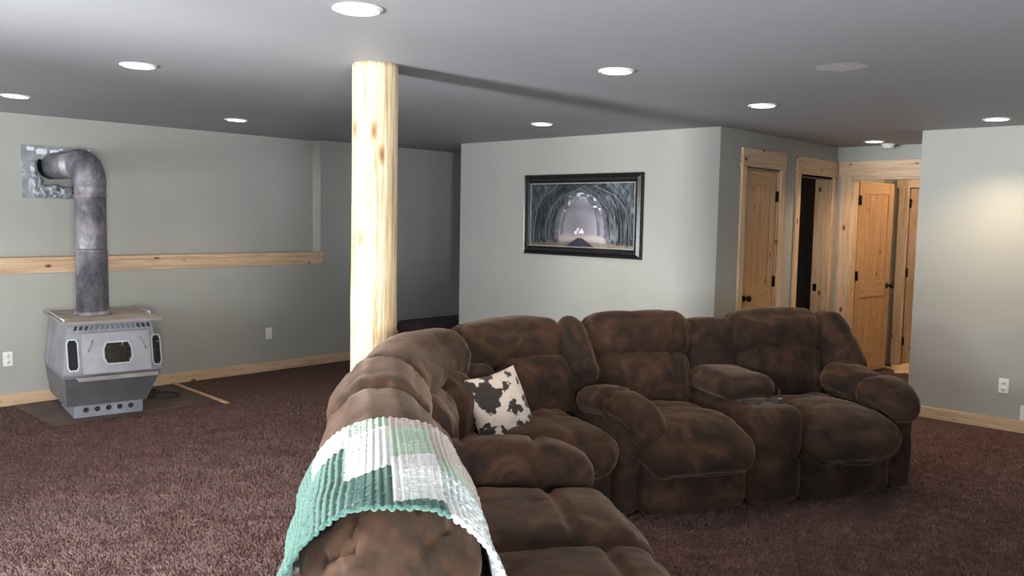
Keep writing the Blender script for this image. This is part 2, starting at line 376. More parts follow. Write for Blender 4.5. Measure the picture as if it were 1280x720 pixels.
# baseboards, ledge and casings
struct(bx('baseboard_left', -1.6, 8.99, FY - 0.016, FY, 0, 0.10, M['pine_x'], None, 0.003))
struct(bx('baseboard_right', 7.612, 7.63, -1.6, 2.39, 0, 0.095, M['pine_y'], None, 0.003))
bm = bmesh.new(); box(bm, -1.6, 5.30, FY - 0.035, UY, 1.20, 1.235, 0.006); box(bm, -1.6, 5.285, FY - 0.022, FY, 1.13, 1.20, 0.004)
box(bm, -1.6, 5.285, FY - 0.012, FY, 1.105, 1.13, 0.003)
struct(link('trim_1', bm, M['pine_x']))

def casing(name, x0, x1, ztop, y, over=0.02, lw=0.09, rw=0.09, left=True):
    t = struct(empty(name))
    bx('side_casing', x0 - lw, x0, y - 0.02, y, 0, ztop, M['pine_z'], t, 0.002)
    if rw > 0: bx('side_casing', x1, x1 + rw, y - 0.02, y, 0, ztop, M['pine_z'], t, 0.002)
    bx('casing_sill', x0 - lw - over, x1 + rw + over, y - 0.035, y, ztop, ztop + 0.022, M['pine_x'], t, 0.003)
    bx('head_casing', x0 - lw - 0.005, x1 + rw + 0.005, y - 0.024, y, ztop + 0.022, ztop + 0.165, M['pine_x'], t, 0.002)
    bx('jamb', x0, x0 + 0.018, y, y + 0.12, 0, ztop, M['pine_z'], t); bx('jamb', x1 - 0.018, x1, y, y + 0.17, 0, ztop, M['pine_z'], t)
    bx('head_jamb', x0 + 0.018, x1 - 0.018, y, y + 0.12, ztop - 0.018, ztop, M['pine_x'], t)
    return t
c1 = casing('trim_2', 6.86, 7.54, 2.13, 3.61, lw=0.08, rw=0.08)
c2 = casing('trim_3', 7.97, 8.76, 2.12, 3.61, over=0.0, lw=0.09, rw=0.085)
bx('strike_plate', 8.739, 8.7425, 3.72, 3.76, 0.92, 1.0, M['bronze'], c2)
c3 = struct(empty('trim_4'))
bx('side_casing', 8.84, 8.86, 3.43, 3.555, 0, 2.125, M['pine_z'], c3, 0.002)
bx('side_casing', 8.84, 8.86, 2.48, 2.60, 0, 2.125, M['pine_z'], c3, 0.002)
bx('head_casing', 8.835, 8.86, 2.46, 3.575, 2.125, 2.29, M['pine_y'], c3, 0.002)
bx('jamb', 8.86, 8.98, 3.412, 3.43, 0, 2.12, M['pine_z'], c3); bx('jamb', 8.86, 8.98, 2.58, 2.60, 0, 2.12, M['pine_z'], c3)
bx('head_jamb', 8.86, 8.98, 2.60, 3.412, 2.10, 2.12, M['pine_y'], c3)

def knob(parent, x, z, yf, side=-1):
    bm = bmesh.new()
    lathe(bm, [(0.032, 0), (0.032, side*0.008), (0.012, side*0.012), (0.012, side*0.035), (0.026, side*0.042), (0.031, side*0.055), (0.024, side*0.068), (0.0001, side*0.072)], (x, yf, z), 'y', 20)
    link('knob', bm, M['bronze'], parent, True)
def door_leaf(name, loc, rz, w_, zt, thick, knob_x, hinge_x, midz=(0.84, 1.04)):
    """two-panel pine door in its own frame: x across, front face at y=0, back at y=thick"""
    t = struct(empty(name, loc, rz)); s = 0.115
    bx('stile', 0, s, 0, thick, 0.01, zt, M['door_z'], t, 0.002); bx('stile', w_ - s, w_, 0, thick, 0.01, zt, M['door_z'], t, 0.002)
    for a, b_ in ((0.01, 0.24), midz, (zt - 0.13, zt)): bx('rail', s, w_ - s, 0.0, thick, a, b_, M['door_x'], t, 0.002)
    for a, b_ in ((0.24, midz[0]), (midz[1], zt - 0.13)):
        n = 4; pw = (w_ - 2 * s) / n
        bx('panel_frame', s, w_ - s, thick*0.35, thick*0.42, a, b_, M['door_z'], t)
        for k in range(n): bx('panel_board', s + k*pw + 0.001, s + (k+1)*pw - 0.001, 0.010, thick - 0.010, a, b_, M['door_z'], t, 0.003)
    knob(t, knob_x, 0.95, 0.0, -1); knob(t, knob_x, 0.95, thick, 1)
    for hz in (0.28, 1.08, 1.88):
        bm = bmesh.new(); cyl(bm, (hinge_x, -0.008, hz - 0.05), (hinge_x, -0.008, hz + 0.05), 0.008, n=10)
        box(bm, hinge_x - 0.032, hinge_x + 0.004, -0.003, 0.002, hz - 0.05, hz + 0.05)
        link('hinge', bm, M['bronze'], t)
    return t
d1 = door_leaf('door_1', (6.88, 3.622, 0.005), 0, 0.64, 2.10, 0.035, 0.07, 0.642)
ang = math.atan2(-0.075, 0.80)
d3 = door_leaf('door_3', (9.0, 3.405, 0.012), ang, 0.80, 2.08, 0.036, 0.73, 0.012)
# pine closet door seen past the open leaf
d5 = door_leaf('door_2', (10.25, 3.30, 0.01), R(-90), 0.80, 2.05, 0.036, 0.7, 0.01)
t5 = struct(empty('trim_5'))
bx('side_casing', 10.22, 10.25, 3.31, 3.42, 0, 2.07, M['pine_z'], t5, 0.002); bx('head_casing', 10.22, 10.25, 2.3, 3.45, 2.07, 2.2, M['pine_y'], t5, 0.002)
struct(bx('wall_closet_front', 10.25, 10.37, 3.31, 3.6, 0, H, M['wall']))
struct(bx('wall_closet_head', 10.25, 10.37, 1.42, 3.31, 2.08, H, M['wall']))

# ceiling patch of joint compound (unevenly sanded drywall)
bm = bmesh.new()
cv = bm.verts.new((4.335, 1.775, H - 0.004)); ring = []
for i in range(22):
    a = i / 22 * 2 * math.pi; rr = 0.12 * (1 + 0.35 * noise.noise((math.cos(a) * 2, math.sin(a) * 2, 3)))
    ring.append(bm.verts.new((4.335 + 1.05 * rr * math.cos(a), 1.775 + rr * math.sin(a), H - 0.0002)))
for i in range(22): bm.faces.new((cv, ring[(i+1) % 22], ring[i]))
bmesh.ops.recalc_face_normals(bm, faces=bm.faces[:])
tag(link('drywall_patch', bm, plain('joint_compound', (0.42, 0.42, 0.41), 0.5), None, True), 'pale smear of drywall compound on the ceiling between two recessed lights', 'patch')

# ------------------------------------------------------------------ recessed lights and smoke detector
def can_light(x, y, power, label):
    t = tag(empty('recessed_light', (x, y, H)), label, 'light', 'recessed ceiling lights')
    bm = bmesh.new(); lathe(bm, [(0.078, -0.001), (0.098, -0.001), (0.098, -0.006), (0.082, -0.012), (0.076, -0.008), (0.078, -0.001)], n=40); link('trim_ring', bm, M['white_plastic'], t, True)
    bm = bmesh.new(); lathe(bm, [(0.0001, -0.009), (0.05, -0.009), (0.077, -0.007), (0.077, -0.002)], n=36); link('lens', bm, M['lens'], t, True)
    d = bpy.data.lights.new('lamp', 'SPOT'); d.energy = power; d.color = (1.0, 0.76, 0.50); d.spot_size = R(128); d.spot_blend = 0.9; d.shadow_soft_size = 0.07
    o = bpy.data.objects.new('lamp', d); C.objects.link(o); o.parent = t; o.location = (0, 0, -0.03)
    return t
LP = 20
for x, y, lab, p in (
    (2.02, 2.73, 'recessed light at the top edge, nearest the camera, above the afghan', LP),
    (2.02, 4.72, 'recessed light left of the log post, largest on the left ceiling', LP),
    (2.00, 6.70, 'recessed light at the left edge of the picture above the stove side', LP),
    (3.71, 6.73, 'small recessed light near the left wall, between stove pipe and log post', LP),
    (3.73, 2.74, 'large recessed light in mid ceiling right of the log post', LP),
    (5.42, 4.74, 'small recessed light above the framed tree picture', LP),
    (5.42, 2.74, 'recessed light in front of the wall corner beside the pine doors', LP),
    (8.35, 3.05, 'recessed light in the hall beside the white smoke detector', 38),
    (7.07, 1.70, 'recessed light close to the right-hand grey wall', 55)):
    can_light(x, y, p, lab)
t = tag(empty('smoke_detector', (8.70, 3.04, H)), 'small white round smoke detector on the hall ceiling beside a light', 'smoke detector')
bm = bmesh.new(); lathe(bm, [(0.068, 0), (0.068, -0.012), (0.062, -0.016)], n=32); link('base_plate', bm, M['white_plastic'], t, True)
bm = bmesh.new(); lathe(bm, [(0.058, -0.016), (0.056, -0.034), (0.045, -0.044), (0.0001, -0.046)], n=32); link('cover', bm, M['white_plastic'], t, True)
# warm lamp in the room beyond the opening
d = bpy.data.lights.new('bedroom_lamp', 'POINT'); d.energy = 22; d.color = (1.0, 0.72, 0.45); d.shadow_soft_size = 0.1
o = bpy.data.objects.new('bedroom_lamp', d); C.objects.link(o); o.location = (9.6, 2.3, 2.25)

# ------------------------------------------------------------------ outlets
def outlet(x, y, z, facing, label):
    t = tag(empty('wall_outlet', (x, y, z), facing), label, 'outlet', 'white wall outlets')
    bx('cover_plate', -0.036, 0.036, -0.006, 0.0, -0.06, 0.06, M['white_plastic'], t, 0.002)
    for s in (-1, 1):
        bm = bmesh.new(); lathe(bm, [(0.0165, -0.006), (0.0165, -0.0085), (0.0001, -0.0085)], (0, 0, s * 0.026), 'y', 20); r_ = link('receptacle', bm, M['white_plastic'], t)
        bm = bmesh.new()
        for q in (-0.006, 0.006): box(bm, q - 0.0012, q + 0.0012, -0.0092, -0.0086, s * 0.026 - 0.002, s * 0.026 + 0.008)
        cyl(bm, (0, -0.0092, s*0.026 - 0.009), (0, -0.0086, s*0.026 - 0.009), 0.0028, n=8)
        link('socket_slots', bm, M['slot'], r_)
outlet(2.20, FY, 0.395, 0, 'white outlet on the left wall beside the stove at the picture edge')
outlet(4.63, FY, 0.395, 0, 'white outlet low on the left wall between stove and log post')
outlet(7.63, 1.66, 0.36, R(-90), 'white outlet on the right grey wall above the baseboard')
outlet(7.63, 1.495, 0.16, R(-90), 'white outlet cut by the right picture edge near the baseboard')

# ------------------------------------------------------------------ log post
def make_post():
    bm = bmesh.new(); n, mz = 56, 90; rings = []
    for j in range(mz + 1):
        z = H * j / mz; ring = []
        for i in range(n):
            a = 2 * math.pi * i / n
            rr = 0.1225 + 0.004 * noise.noise((math.cos(a) * 1.3, math.sin(a) * 1.3, z * 0.6)) + 0.0022 * noise.noise((math.cos(a) * 7, math.sin(a) * 7, z * 1.1 + 5))
            rr += 0.003 * (1 - z / H)
            rr += 0.004 * max(0, noise.noise((math.cos(a) * 2.6, math.sin(a) * 2.6, z * 3.1 + 9)) - 0.35)
            ring.append(bm.verts.new((rr * math.cos(a), rr * math.sin(a), z)))
        rings.append(ring)
    for a, b in zip(rings, rings[1:]):
        for i in range(n): bm.faces.new((a[i], a[(i+1) % n], b[(i+1) % n], b[i]))
    bm.faces.new(rings[0][::-1]); bm.faces.new(rings[-1])
    o = link('log_post', bm, M['log'], None, True); o.location = (2.83, 3.67, 0)
    tag(o, 'peeled pale pine log post from floor to ceiling behind the sofa corner', 'post')
make_post()

# ------------------------------------------------------------------ framed picture
def tree_picture():
    W, Hh = 440, 240
    rng = np.random.default_rng(5)
    yy, xx = np.mgrid[0:Hh, 0:W]; X = xx / (W - 1); Y = yy / (Hh - 1)   # Y up
    def vnoise(sx, sy, seed):
        r_ = np.random.default_rng(seed); g = r_.random((sy + 2, sx + 2)); gx = X * sx; gy = Y * sy
        ix = gx.astype(int); iy = gy.astype(int); fx = gx - ix; fy = gy - iy; fx = fx*fx*(3-2*fx); fy = fy*fy*(3-2*fy)
        return (g[iy, ix]*(1-fx)+g[iy, ix+1]*fx)*(1-fy)+(g[iy+1, ix]*(1-fx)+g[iy+1, ix+1]*fx)*fy
    base = np.stack([0.235 + 0*X, 0.25 + 0*X, 0.27 + 0*X], -1) * (0.45 + 1.1 * vnoise(46, 12, 1) * (0.6 + 0.8 * vnoise(9, 5, 21)))[..., None]
    cx = 0.50
    d = np.sqrt(((X - cx) / (0.20 + 0.02*(X > cx))) ** 2 + ((Y - 0.18) / 0.60) ** 2) + 0.22 * (vnoise(22, 16, 31) - 0.5)
    haze = np.clip(1.25 - d, 0, 1) ** 0.8
    arch = np.where(d < 1, 1.0, np.clip(1 - (d - 1) * 2.6, 0, 1) ** 1.5)
    fog = np.array([0.60, 0.58, 0.62])
    img = base * (1 - arch[..., None]) + fog * arch[..., None] * (0.82 + 0.3 * vnoise(6, 5, 2))[..., None]
    img = img * (1 - 0.30 * np.exp(-((Y - 0.62) / 0.08) ** 2)[..., None] * (arch[..., None] > .9) * 0.5)
    def stroke(pts, w_, col, al=0.8):
        nonlocal img
        pts = np.array(pts)
        for a, b in zip(pts[:-1], pts[1:]):
            ab = b - a; L = (ab**2).sum() + 1e-9
            px = X - a[0]; py = (Y - a[1]); t = np.clip((px*ab[0] + py*ab[1]) / L, 0, 1)
            dd = np.sqrt(((px - t*ab[0]) * 1.86) ** 2 + (py - t*ab[1]) ** 2)
            m_ = np.clip((w_ - dd) / 0.004, 0, 1) * al
            img = img * (1 - m_[..., None]) + np.array(col) * m_[..., None]
    for k in range(84):                                       # arching trunks, both sides
        side = -1 if k % 2 == 0 else 1
        off = 0.17 + 0.34 * rng.random(); x0 = cx + side * off; lean = 0.05 + rng.random() * 0.1
        dk = 0.03 + 0.18 * rng.random() + (0.15 if off < 0.25 else 0)
        col = (dk, dk * 1.03, dk * 1.10) if rng.random() < 0.72 else (0.42, 0.45, 0.47)
        pts = [(x0, 0.05 + 0.22 * (1 - off / 0.5)), (x0 - side*0.005, 0.35), (x0 - side*lean*0.4, 0.6), (x0 - side*lean*1.3, 0.8), (x0 - side*lean*3.1, 0.93 + 0.07*rng.random())]
        stroke(pts, 0.004 + 0.018 * (off - 0.12) * rng.random() * 3, col, 0.8)
        for q in range(2):
            b0 = pts[2]; stroke([b0, (b0[0] + (rng.random() - .5) * 0.12, 0.8), (b0[0] + (rng.random() - .5) * 0.25, 0.98)], 0.004, (0.42, 0.46, 0.50) if rng.random() < .5 else (0.05, 0.06, 0.08), 0.7)
    for k in range(22):                                       # pale highlights among trunks
        x0 = rng.choice([rng.uniform(0.0, 0.25), rng.uniform(0.74, 1.0)]); stroke([(x0, 0.15), (x0 + rng.uniform(-.03, .03), 0.5), (x0 + rng.uniform(-.06, .06), 0.95)], 0.003, (0.60, 0.63, 0.65), 0.75)
    n1 = vnoise(60, 30, 7)                                    # light breaking through the crown of the arch
    crown = np.exp(-((d - 1.02) / 0.07) ** 2) * (Y > 0.55) * (n1 > 0.66)
    img = img * (1 - crown[..., None]) + np.array([0.86, 0.87, 0.92]) * crown[..., None]
    g = np.clip((0.12 - Y - 0.12 * np.abs(X - cx) + 0.03 * (vnoise(30, 4, 33) - .5)) / 0.03, 0, 1) * (0.6 + 0.4 * vnoise(50, 50, 8))   # straw verge
    img = img * (1 - g[..., None]) + np.array([0.47, 0.41, 0.33]) * g[..., None]
    g2 = np.exp(-((Y - 0.15) / 0.05) ** 2 - ((X - cx) / 0.2) ** 2); img += np.array([0.20, 0.15, 0.08]) * g2[..., None]
    rd = (np.abs(X - cx - 0.0) < 0.02 + 0.13 * (0.15 - Y) / 0.15 * 1.0) & (Y < 0.15)
    img[rd] = np.array([0.22, 0.22, 0.26]) * (0.8 + 0.4 * vnoise(70, 60, 9))[rd][:, None]
    img *= (0.82 + 0.36 * np.clip((X - 0.45) * 3, 0, 1))[..., None]
    sp = np.exp(-((X - cx + 0.01) / 0.05) ** 2 - ((Y - 0.25) / 0.05) ** 2) * (vnoise(50, 30, 10) * 1.9)
    sp = np.clip(sp * 1.6 - 0.5, 0, 1); img = img * (1 - sp[..., None]) + sp[..., None]
    return np.clip(img, 0.02, 1), W, Hh
def build_picture():
    y0, y1, z0, z1 = 4.36, 5.815, 1.28, 2.076; X = 6.41
    t = tag(empty('framed_picture', (X, (y0+y1)/2, (z0+z1)/2), R(-90)), 'black framed misty tree-tunnel picture on the grey wall behind the sofa', 'picture')
    hw, hh = (y1 - y0)/2, (z1 - z0)/2
    prof = [(0.0, 0.0), (0.0, 0.020), (0.008, 0.030), (0.020, 0.026), (0.045, 0.046), (0.062, 0.044), (0.072, 0.028), (0.080, 0.026), (0.086, 0.014), (0.086, 0.0)]  # inward, outward
    L = 0.086
    for side in range(4):
        bm = bmesh.new(); rows = []
        for end in (0, 1):
            row = []
            for a, b in prof:
                if side == 0: x = (-hw + a) if end == 0 else (hw - a); z = hh - a
                elif side == 1: x = (-hw + a) if end == 0 else (hw - a); z = -hh + a
                elif side == 2: x = -hw + a; z = (-hh + a) if end == 0 else (hh - a)
                else: x = hw - a; z = (-hh + a) if end == 0 else (hh - a)
                row.append(bm.verts.new((x, -b, z)))
            rows.append(row)
        k = len(prof)
        for i in range(k): bm.faces.new((rows[0][i], rows[0][(i+1) % k], rows[1][(i+1) % k], rows[1][i]))
        bm.faces.new(rows[0][::-1]); bm.faces.new(rows[1]); bmesh.ops.recalc_face_normals(bm, faces=bm.faces[:])
        link('frame_rail', bm, M['black_gloss'], t)
    li = plain('silver_fillet', (0.45, 0.45, 0.45), 0.35, 0.6)
    bm = bmesh.new(); w2, h2 = hw - L, hh - L
    box(bm, -w2, w2, -0.017, -0.004, h2 - 0.008, h2); box(bm, -w2, w2, -0.017, -0.004, -h2, -h2 + 0.008)
    box(bm, -w2, -w2 + 0.008, -0.017, -0.004, -h2 + .008, h2 - .008); box(bm, w2 - 0.008, w2, -0.017, -0.004, -h2 + .008, h2 - .008)
    link('fillet', bm, li, t)
    img, W, Hh = tree_picture()
    me = bpy.data.meshes.new('print')
    xs = np.linspace(-w2, w2, W); zs = np.linspace(-h2, h2, Hh)
    co = np.zeros((Hh, W, 3)); co[..., 0] = xs[None]; co[..., 2] = zs[:, None]; co[..., 1] = -0.010
    idx = np.arange(W * Hh).reshape(Hh, W)
    q = np.stack([idx[:-1, :-1], idx[:-1, 1:], idx[1:, 1:], idx[1:, :-1]], -1).reshape(-1, 4)
    me.from_pydata(co.reshape(-1, 3).tolist(), [], q.tolist())
    ca = me.color_attributes.new('Col', 'FLOAT_COLOR', 'POINT')
    lin = np.concatenate([(img ** 2.2) * 1.12, np.ones((Hh, W, 1))], -1).astype(np.float32)
    ca.data.foreach_set('color', lin.reshape(-1))
    link('print', me, attr_mat('glossy_print', 0.3, 0, 0, 0.4), t)
    bx('backing', -w2, w2, -0.006, -0.001, -h2, h2, M['slot'], t)
build_picture()

# ------------------------------------------------------------------ pellet stove
def build_stove():
    t = tag(empty('pellet_stove', (2.416, 6.942, 0), R(-9.7)), 'dusty grey metal stove with small windowed door standing by the left wall', 'stove')
    bm = bmesh.new()                                     # pedestal
    box(bm, 0.0, 0.51, 0.0, 0.55, 0.0, 0.112, 0.004); ped = link('pedestal', bm, M['stove'], t)
    for k in range(5):
        bm = bmesh.new(); lathe(bm, [(0.021, -0.001), (0.021, -0.004), (0.015, -0.004), (0.0145, -0.0005), (0.0001, -0.0005)], (0.085 + k * 0.083, 0, 0.062), 'y', 20); link('vent_hole', bm, M['slot'], ped, True)
    # body: hexagonal front profile, widest a third of the way up
    lv = [(0.10, -0.02, -0.06, 0.53, 0.70), (0.345, -0.125, -0.085, 0.625, 0.78), (0.375, -0.135, -0.09, 0.63, 0.78), (0.76, -0.045, -0.05, 0.575, 0.74)]
    # (z, yfront, xleft, xright, yback)
    bm = bmesh.new(); rings = []
    for z, yf, xl, xr, yb in lv: rings.append([bm.verts.new(p) for p in ((xl, yf, z), (xr, yf, z), (xr, yb, z), (xl, yb, z))])
    for k, (a, b) in enumerate(zip(rings, rings[1:])):
        for i in range(4): f = bm.faces.new((a[i], a[(i+1) % 4], b[(i+1) % 4], b[i])); f.material_index = 1 if k == 0 else 0
    bm.faces.new(rings[0][::-1]); bm.faces.new(rings[-1])
    bmesh.ops.bevel(bm, geom=bm.edges[:], offset=0.006, segments=2, affect='EDGES')
    o = link('body', bm, M['stove'], t); o.data.materials.append(M['stove_dark'])
    def fy(z):  # front plane y at height z
        return -0.135 + (z - 0.375) / (0.76 - 0.375) * 0.09
    bm = bmesh.new(); box(bm, -0.085, 0.645, -0.13, 0.80, 0.76, 0.782, 0.004); top = link('top_plate', bm, M['stove_top'], t)
    bm = bmesh.new(); cyl(bm, (-0.075, -0.12, 0.80), (-0.075, 0.66, 0.80), 0.008, n=10); cyl(bm, (-0.075, -0.11, 0.78), (-0.075, -0.11, 0.80), 0.006, n=8); cyl(bm, (-0.075, 0.64, 0.78), (-0.075, 0.64, 0.80), 0.006, n=8)
    link('rail', bm, M['steel_pale'], top)
    bm = bmesh.new(); cyl(bm, (0.60, 0.10, 0.782), (0.60, 0.10, 0.81), 0.007, n=8); cyl(bm, (0.60, 0.10, 0.81), (0.60, 0.62, 0.81), 0.007, n=8); link('rail', bm, M['steel_pale'], top)
    def slab(name, x0, x1, z0, z1, th, mat, par, bev=0.004, off=0.0, cut=0.0):
        """plate following the sloping front; cut = clipped corners"""
        bm = bmesh.new()
        if cut: pts = [(x0+cut, z0), (x1-cut, z0), (x1, z0+cut*2.2), (x1, z1-cut*2.2), (x1-cut, z1), (x0+cut, z1), (x0, z1-cut*2.2), (x0, z0+cut*2.2)]
        else: pts = [(x0, z0), (x1, z0), (x1, z1), (x0, z1)]
        A = [bm.verts.new((x, fy(z) - off, z)) for x, z in pts]; B = [bm.verts.new((x, fy(z) - off - th, z)) for x, z in pts]
        n = len(pts)
        for i in range(n): bm.faces.new((A[i], A[(i+1) % n], B[(i+1) % n], B[i]))
        bm.faces.new(A[::-1]); bm.faces.new(B); bmesh.ops.recalc_face_normals(bm, faces=bm.faces[:])
        if bev: bmesh.ops.bevel(bm, geom=bm.edges[:], offset=bev, segments=2, affect='EDGES')
        return link(name, bm, mat, par)
    def ringplate(name, x0, x1, z0, z1, w_, cut, off, th, mat, par):
        bm = bmesh.new()
        def loop(x0, x1, z0, z1, c): return [(x0+c, z0), (x1-c, z0), (x1, z0+c*2.2), (x1, z1-c*2.2), (x1-c, z1), (x0+c, z1), (x0, z1-c*2.2), (x0, z0+c*2.2)]
        Lo = loop(x0, x1, z0, z1, cut); Li = loop(x0+w_, x1-w_, z0+w_, z1-w_, cut*0.8)
        A = [bm.verts.new((x, fy(z)-off, z)) for x, z in Lo]; B = [bm.verts.new((x, fy(z)-off-th, z)) for x, z in Lo]
        Cc = [bm.verts.new((x, fy(z)-off-th, z)) for x, z in Li]; D = [bm.verts.new((x, fy(z)-off, z)) for x, z in Li]
        for i in range(8):
            j = (i+1) % 8
            bm.faces.new((A[i], A[j], B[j], B[i])); bm.faces.new((B[i], B[j], Cc[j], Cc[i])); bm.faces.new((Cc[i], Cc[j], D[j], D[i]))
        bmesh.ops.recalc_face_normals(bm, faces=bm.faces[:])
        return link(name, bm, mat, par)
    dr = slab('door', 0.045, 0.545, 0.375, 0.685, 0.030, M['stove_door'], t)
    slab('door_glass', 0.20, 0.40, 0.445, 0.605, 0.004, M['sooty_glass'], dr, 0, 0.030, 0.022)
    ringplate('window_frame', 0.19, 0.41, 0.435, 0.615, 0.013, 0.024, 0.030, 0.010, M['steel_pale'], dr)
    for x, s in ((0.09, 1), (0.50, -1)):
        bm = bmesh.new(); tube(bm, [(x + s*0.03, fy(0.63) - 0.05, 0.635), (x + s*0.022, fy(0.61) - 0.062, 0.61), (x, fy(0.56) - 0.062, 0.565), (x - s*0.005, fy(0.54) - 0.045, 0.545)], 0.006, 8); link('handle', bm, M['stove'], dr)
    for x0, x1 in ((-0.055, 0.020), (0.565, 0.628)):
        f = slab('side_window', x0, x1, 0.405, 0.64, 0.004, M['sooty_glass'], t, 0, 0.0, 0.012)
        ringplate('window_frame', x0 - 0.006, x1 + 0.006, 0.40, 0.645, 0.010, 0.014, 0.0, 0.010, M['steel_pale'], f)
    vp = slab('vent_grille', -0.035, 0.575, 0.695, 0.752, 0.016, M['stove'], t)
    for k in range(15):
        x = 0.0 + k * 0.038
        bm = bmesh.new(); z0, z1 = 0.708, 0.740; sh = 0.006 if k < 7 else -0.006
        vs = [bm.verts.new(p) for p in ((x - sh, fy(z0) - 0.0175, z0), (x + 0.024 - sh, fy(z0) - 0.0175, z0), (x + 0.024 + sh, fy(z1) - 0.0175, z1), (x + sh, fy(z1) - 0.0175, z1))]
        bm.faces.new(vs); r_ = bmesh.ops.extrude_face_region(bm, geom=bm.faces[:]); bmesh.ops.translate(bm, vec=(0, 0.003, 0), verts=[v for v in r_['geom'] if isinstance(v, bmesh.types.BMVert)])
        link('vent_slot', bm, M['slot'] if (k < 3 or k > 11) else M['stove_dark'], vp)
    bm = bmesh.new(); box(bm, 0.0, 0.58, -0.215, -0.12, 0.332, 0.346, 0.003); box(bm, 0.0, 0.58, -0.222, -0.213, 0.330, 0.362, 0.003); link('ash_lip', bm, M['stove_top'], t)
    # flue pipe
    p = tag(empty('stove_pipe', (2.69, 7.25, 0.783)), 'scuffed grey flue pipe rising from the stove and elbowing into the wall', 'pipe')
    r0 = 0.122; zt = 1.06
    bm = bmesh.new(); lathe(bm, [(r0 + 0.022, 0), (r0 + 0.024, 0.010), (r0 + 0.004, 0.030), (r0, 0.032)], n=40); link('collar', bm, M['pipe'], p, True)
    bm = bmesh.new(); lathe(bm, [(r0, 0.004), (r0, 0.52), (r0 + 0.003, 0.525), (r0 + 0.003, 0.535)], n=40); link('pipe_section', bm, M['pipe'], p, True)
    bm = bmesh.new(); lathe(bm, [(r0 - 0.006, 0.535), (r0 - 0.004, 0.55), (r0 - 0.004, 0.96), (r0 + 0.003, 0.965), (r0 + 0.003, 0.975), (r0 - 0.003, 0.98), (r0 - 0.003, zt), (r0+0.001, zt + 0.005)], n=40); link('pipe_section', bm, M['pipe'], p, True)
    # elbow in five gores, then the horizontal run into the wall
    bm = bmesh.new(); rings = []; n = 40; rad = 0.17; hd = Vector((-0.05, 1, 0)).normalized(); segs = 5
    for k in range(segs + 1):
        a = math.pi / 2 * k / segs
        c = Vector((0, 0, zt + 0.005)) + hd * (rad * (1 - math.cos(a))) + Vector((0, 0, rad * math.sin(a)))
        T = Vector((0, 0, 1)) * math.cos(a) + hd * math.sin(a); sx = T.cross(hd).normalized() if k < segs else Vector((hd.y, -hd.x, 0)); sx = Vector((hd.y, -hd.x, 0))
        nn = sx.cross(T).normalized()
        rings.append([bm.verts.new(c + (sx * math.cos(2*math.pi*i/n) + nn * math.sin(2*math.pi*i/n)) * (r0 + 0.002)) for i in range(n)])
    for a, b in zip(rings, rings[1:]):
        for i in range(n): bm.faces.new((a[i], a[(i+1) % n], b[(i+1) % n], b[i]))
    bmesh.ops.recalc_face_normals(bm, faces=bm.faces[:]); link('elbow', bm, M['pipe'], p, True)
    c0 = Vector((0, 0, zt + 0.005 + rad)) + hd * rad
    bm = bmesh.new(); cyl(bm, c0, c0 + hd * 0.60, r0 - 0.008, n=40); link('pipe_section', bm, M['pipe'], p)
build_stove()

# galvanised wall plate round the flue opening
def build_flashing():
    t = tag(empty('flue_wall_plate', (2.67, UY, 1.96)), 'patchy silver metal plate around the ragged flue hole high on the left wall', 'wall plate')
    ox, oz = 2.67, 1.96
    bm = bmesh.new()
    x0, x1, z0, z1 = 2.39 - ox, 2.955 - ox, 1.735 - oz, 2.185 - oz; a0, a1, b0, b1 = hx0 - ox + .01, hx1 - ox - .01, hz0 - oz + .01, hz1 - oz - .01
    for p in ((x0, a0, z0, z1), (a1, x1, z0, z1), (a0, a1, z0, b0), (a0, a1, b1, z1)): box(bm, p[0], p[1], -0.010, -0.001, p[2], p[3])
    link('plate', bm, M['flashing'], t)
    for (px, pw, pz, ph) in ((-0.235, .055, .195, .03), (-0.165, .085, .175, .045), (-0.055, .075, .18, .03), (0.02, .03, .2, .015)):
        bm = bmesh.new(); n = 14; vs = []
        for i in range(n):
            a = 2*math.pi*i/n; k = 1 + 0.35 * noise.noise((px*30 + math.cos(a)*2, math.sin(a)*2, 1))
            vs.append(bm.verts.new((px + pw/2 + pw/2*k*max(-1, min(1, 1.3*math.cos(a))), -0.0105, pz + ph/2*k*max(-1, min(1, 1.3*math.sin(a))))))
        bm.faces.new(vs); r_ = bmesh.ops.extrude_face_region(bm, geom=bm.faces[:]); bmesh.ops.translate(bm, vec=(0, -0.002, 0), verts=[v for v in r_['geom'] if isinstance(v, bmesh.types.BMVert)])
        bmesh.ops.recalc_face_normals(bm, faces=bm.faces[:])
        link('white_patch', bm, M['plaster'], t)
    bx('edge_strip', 0.255, 0.275, -0.016, -0.010, 0.08, 0.22, M['plaster'], t)
    # torn foil insulation round the pipe
    for k, (cx, cz, sx, sz) in enumerate(((-0.175, -0.10, 0.05, 0.09), (-0.12, -0.17, 0.06, 0.05), (-0.04, -0.16, 0.07, 0.05), (0.05, -0.17, 0.07, 0.045), (-0.19, 0.03, 0.022, 0.06))):
        bm = bmesh.new(); bmesh.ops.create_icosphere(bm, subdivisions=4, radius=1.0)
        for v in bm.verts:
            q = v.co.copy(); f = 1 + 0.55 * noise.noise(q * 2.3 + Vector((k*7, 0, 0))) + 0.25 * noise.noise(q * 6 + Vector((k*7, 3, 0)))
            v.co = Vector((cx + q.x * sx * f, -0.012 + q.y * 0.03 * f, cz + q.z * sz * f))
        link('foil_wrap', bm, M['foil'], t, True)
build_flashing()

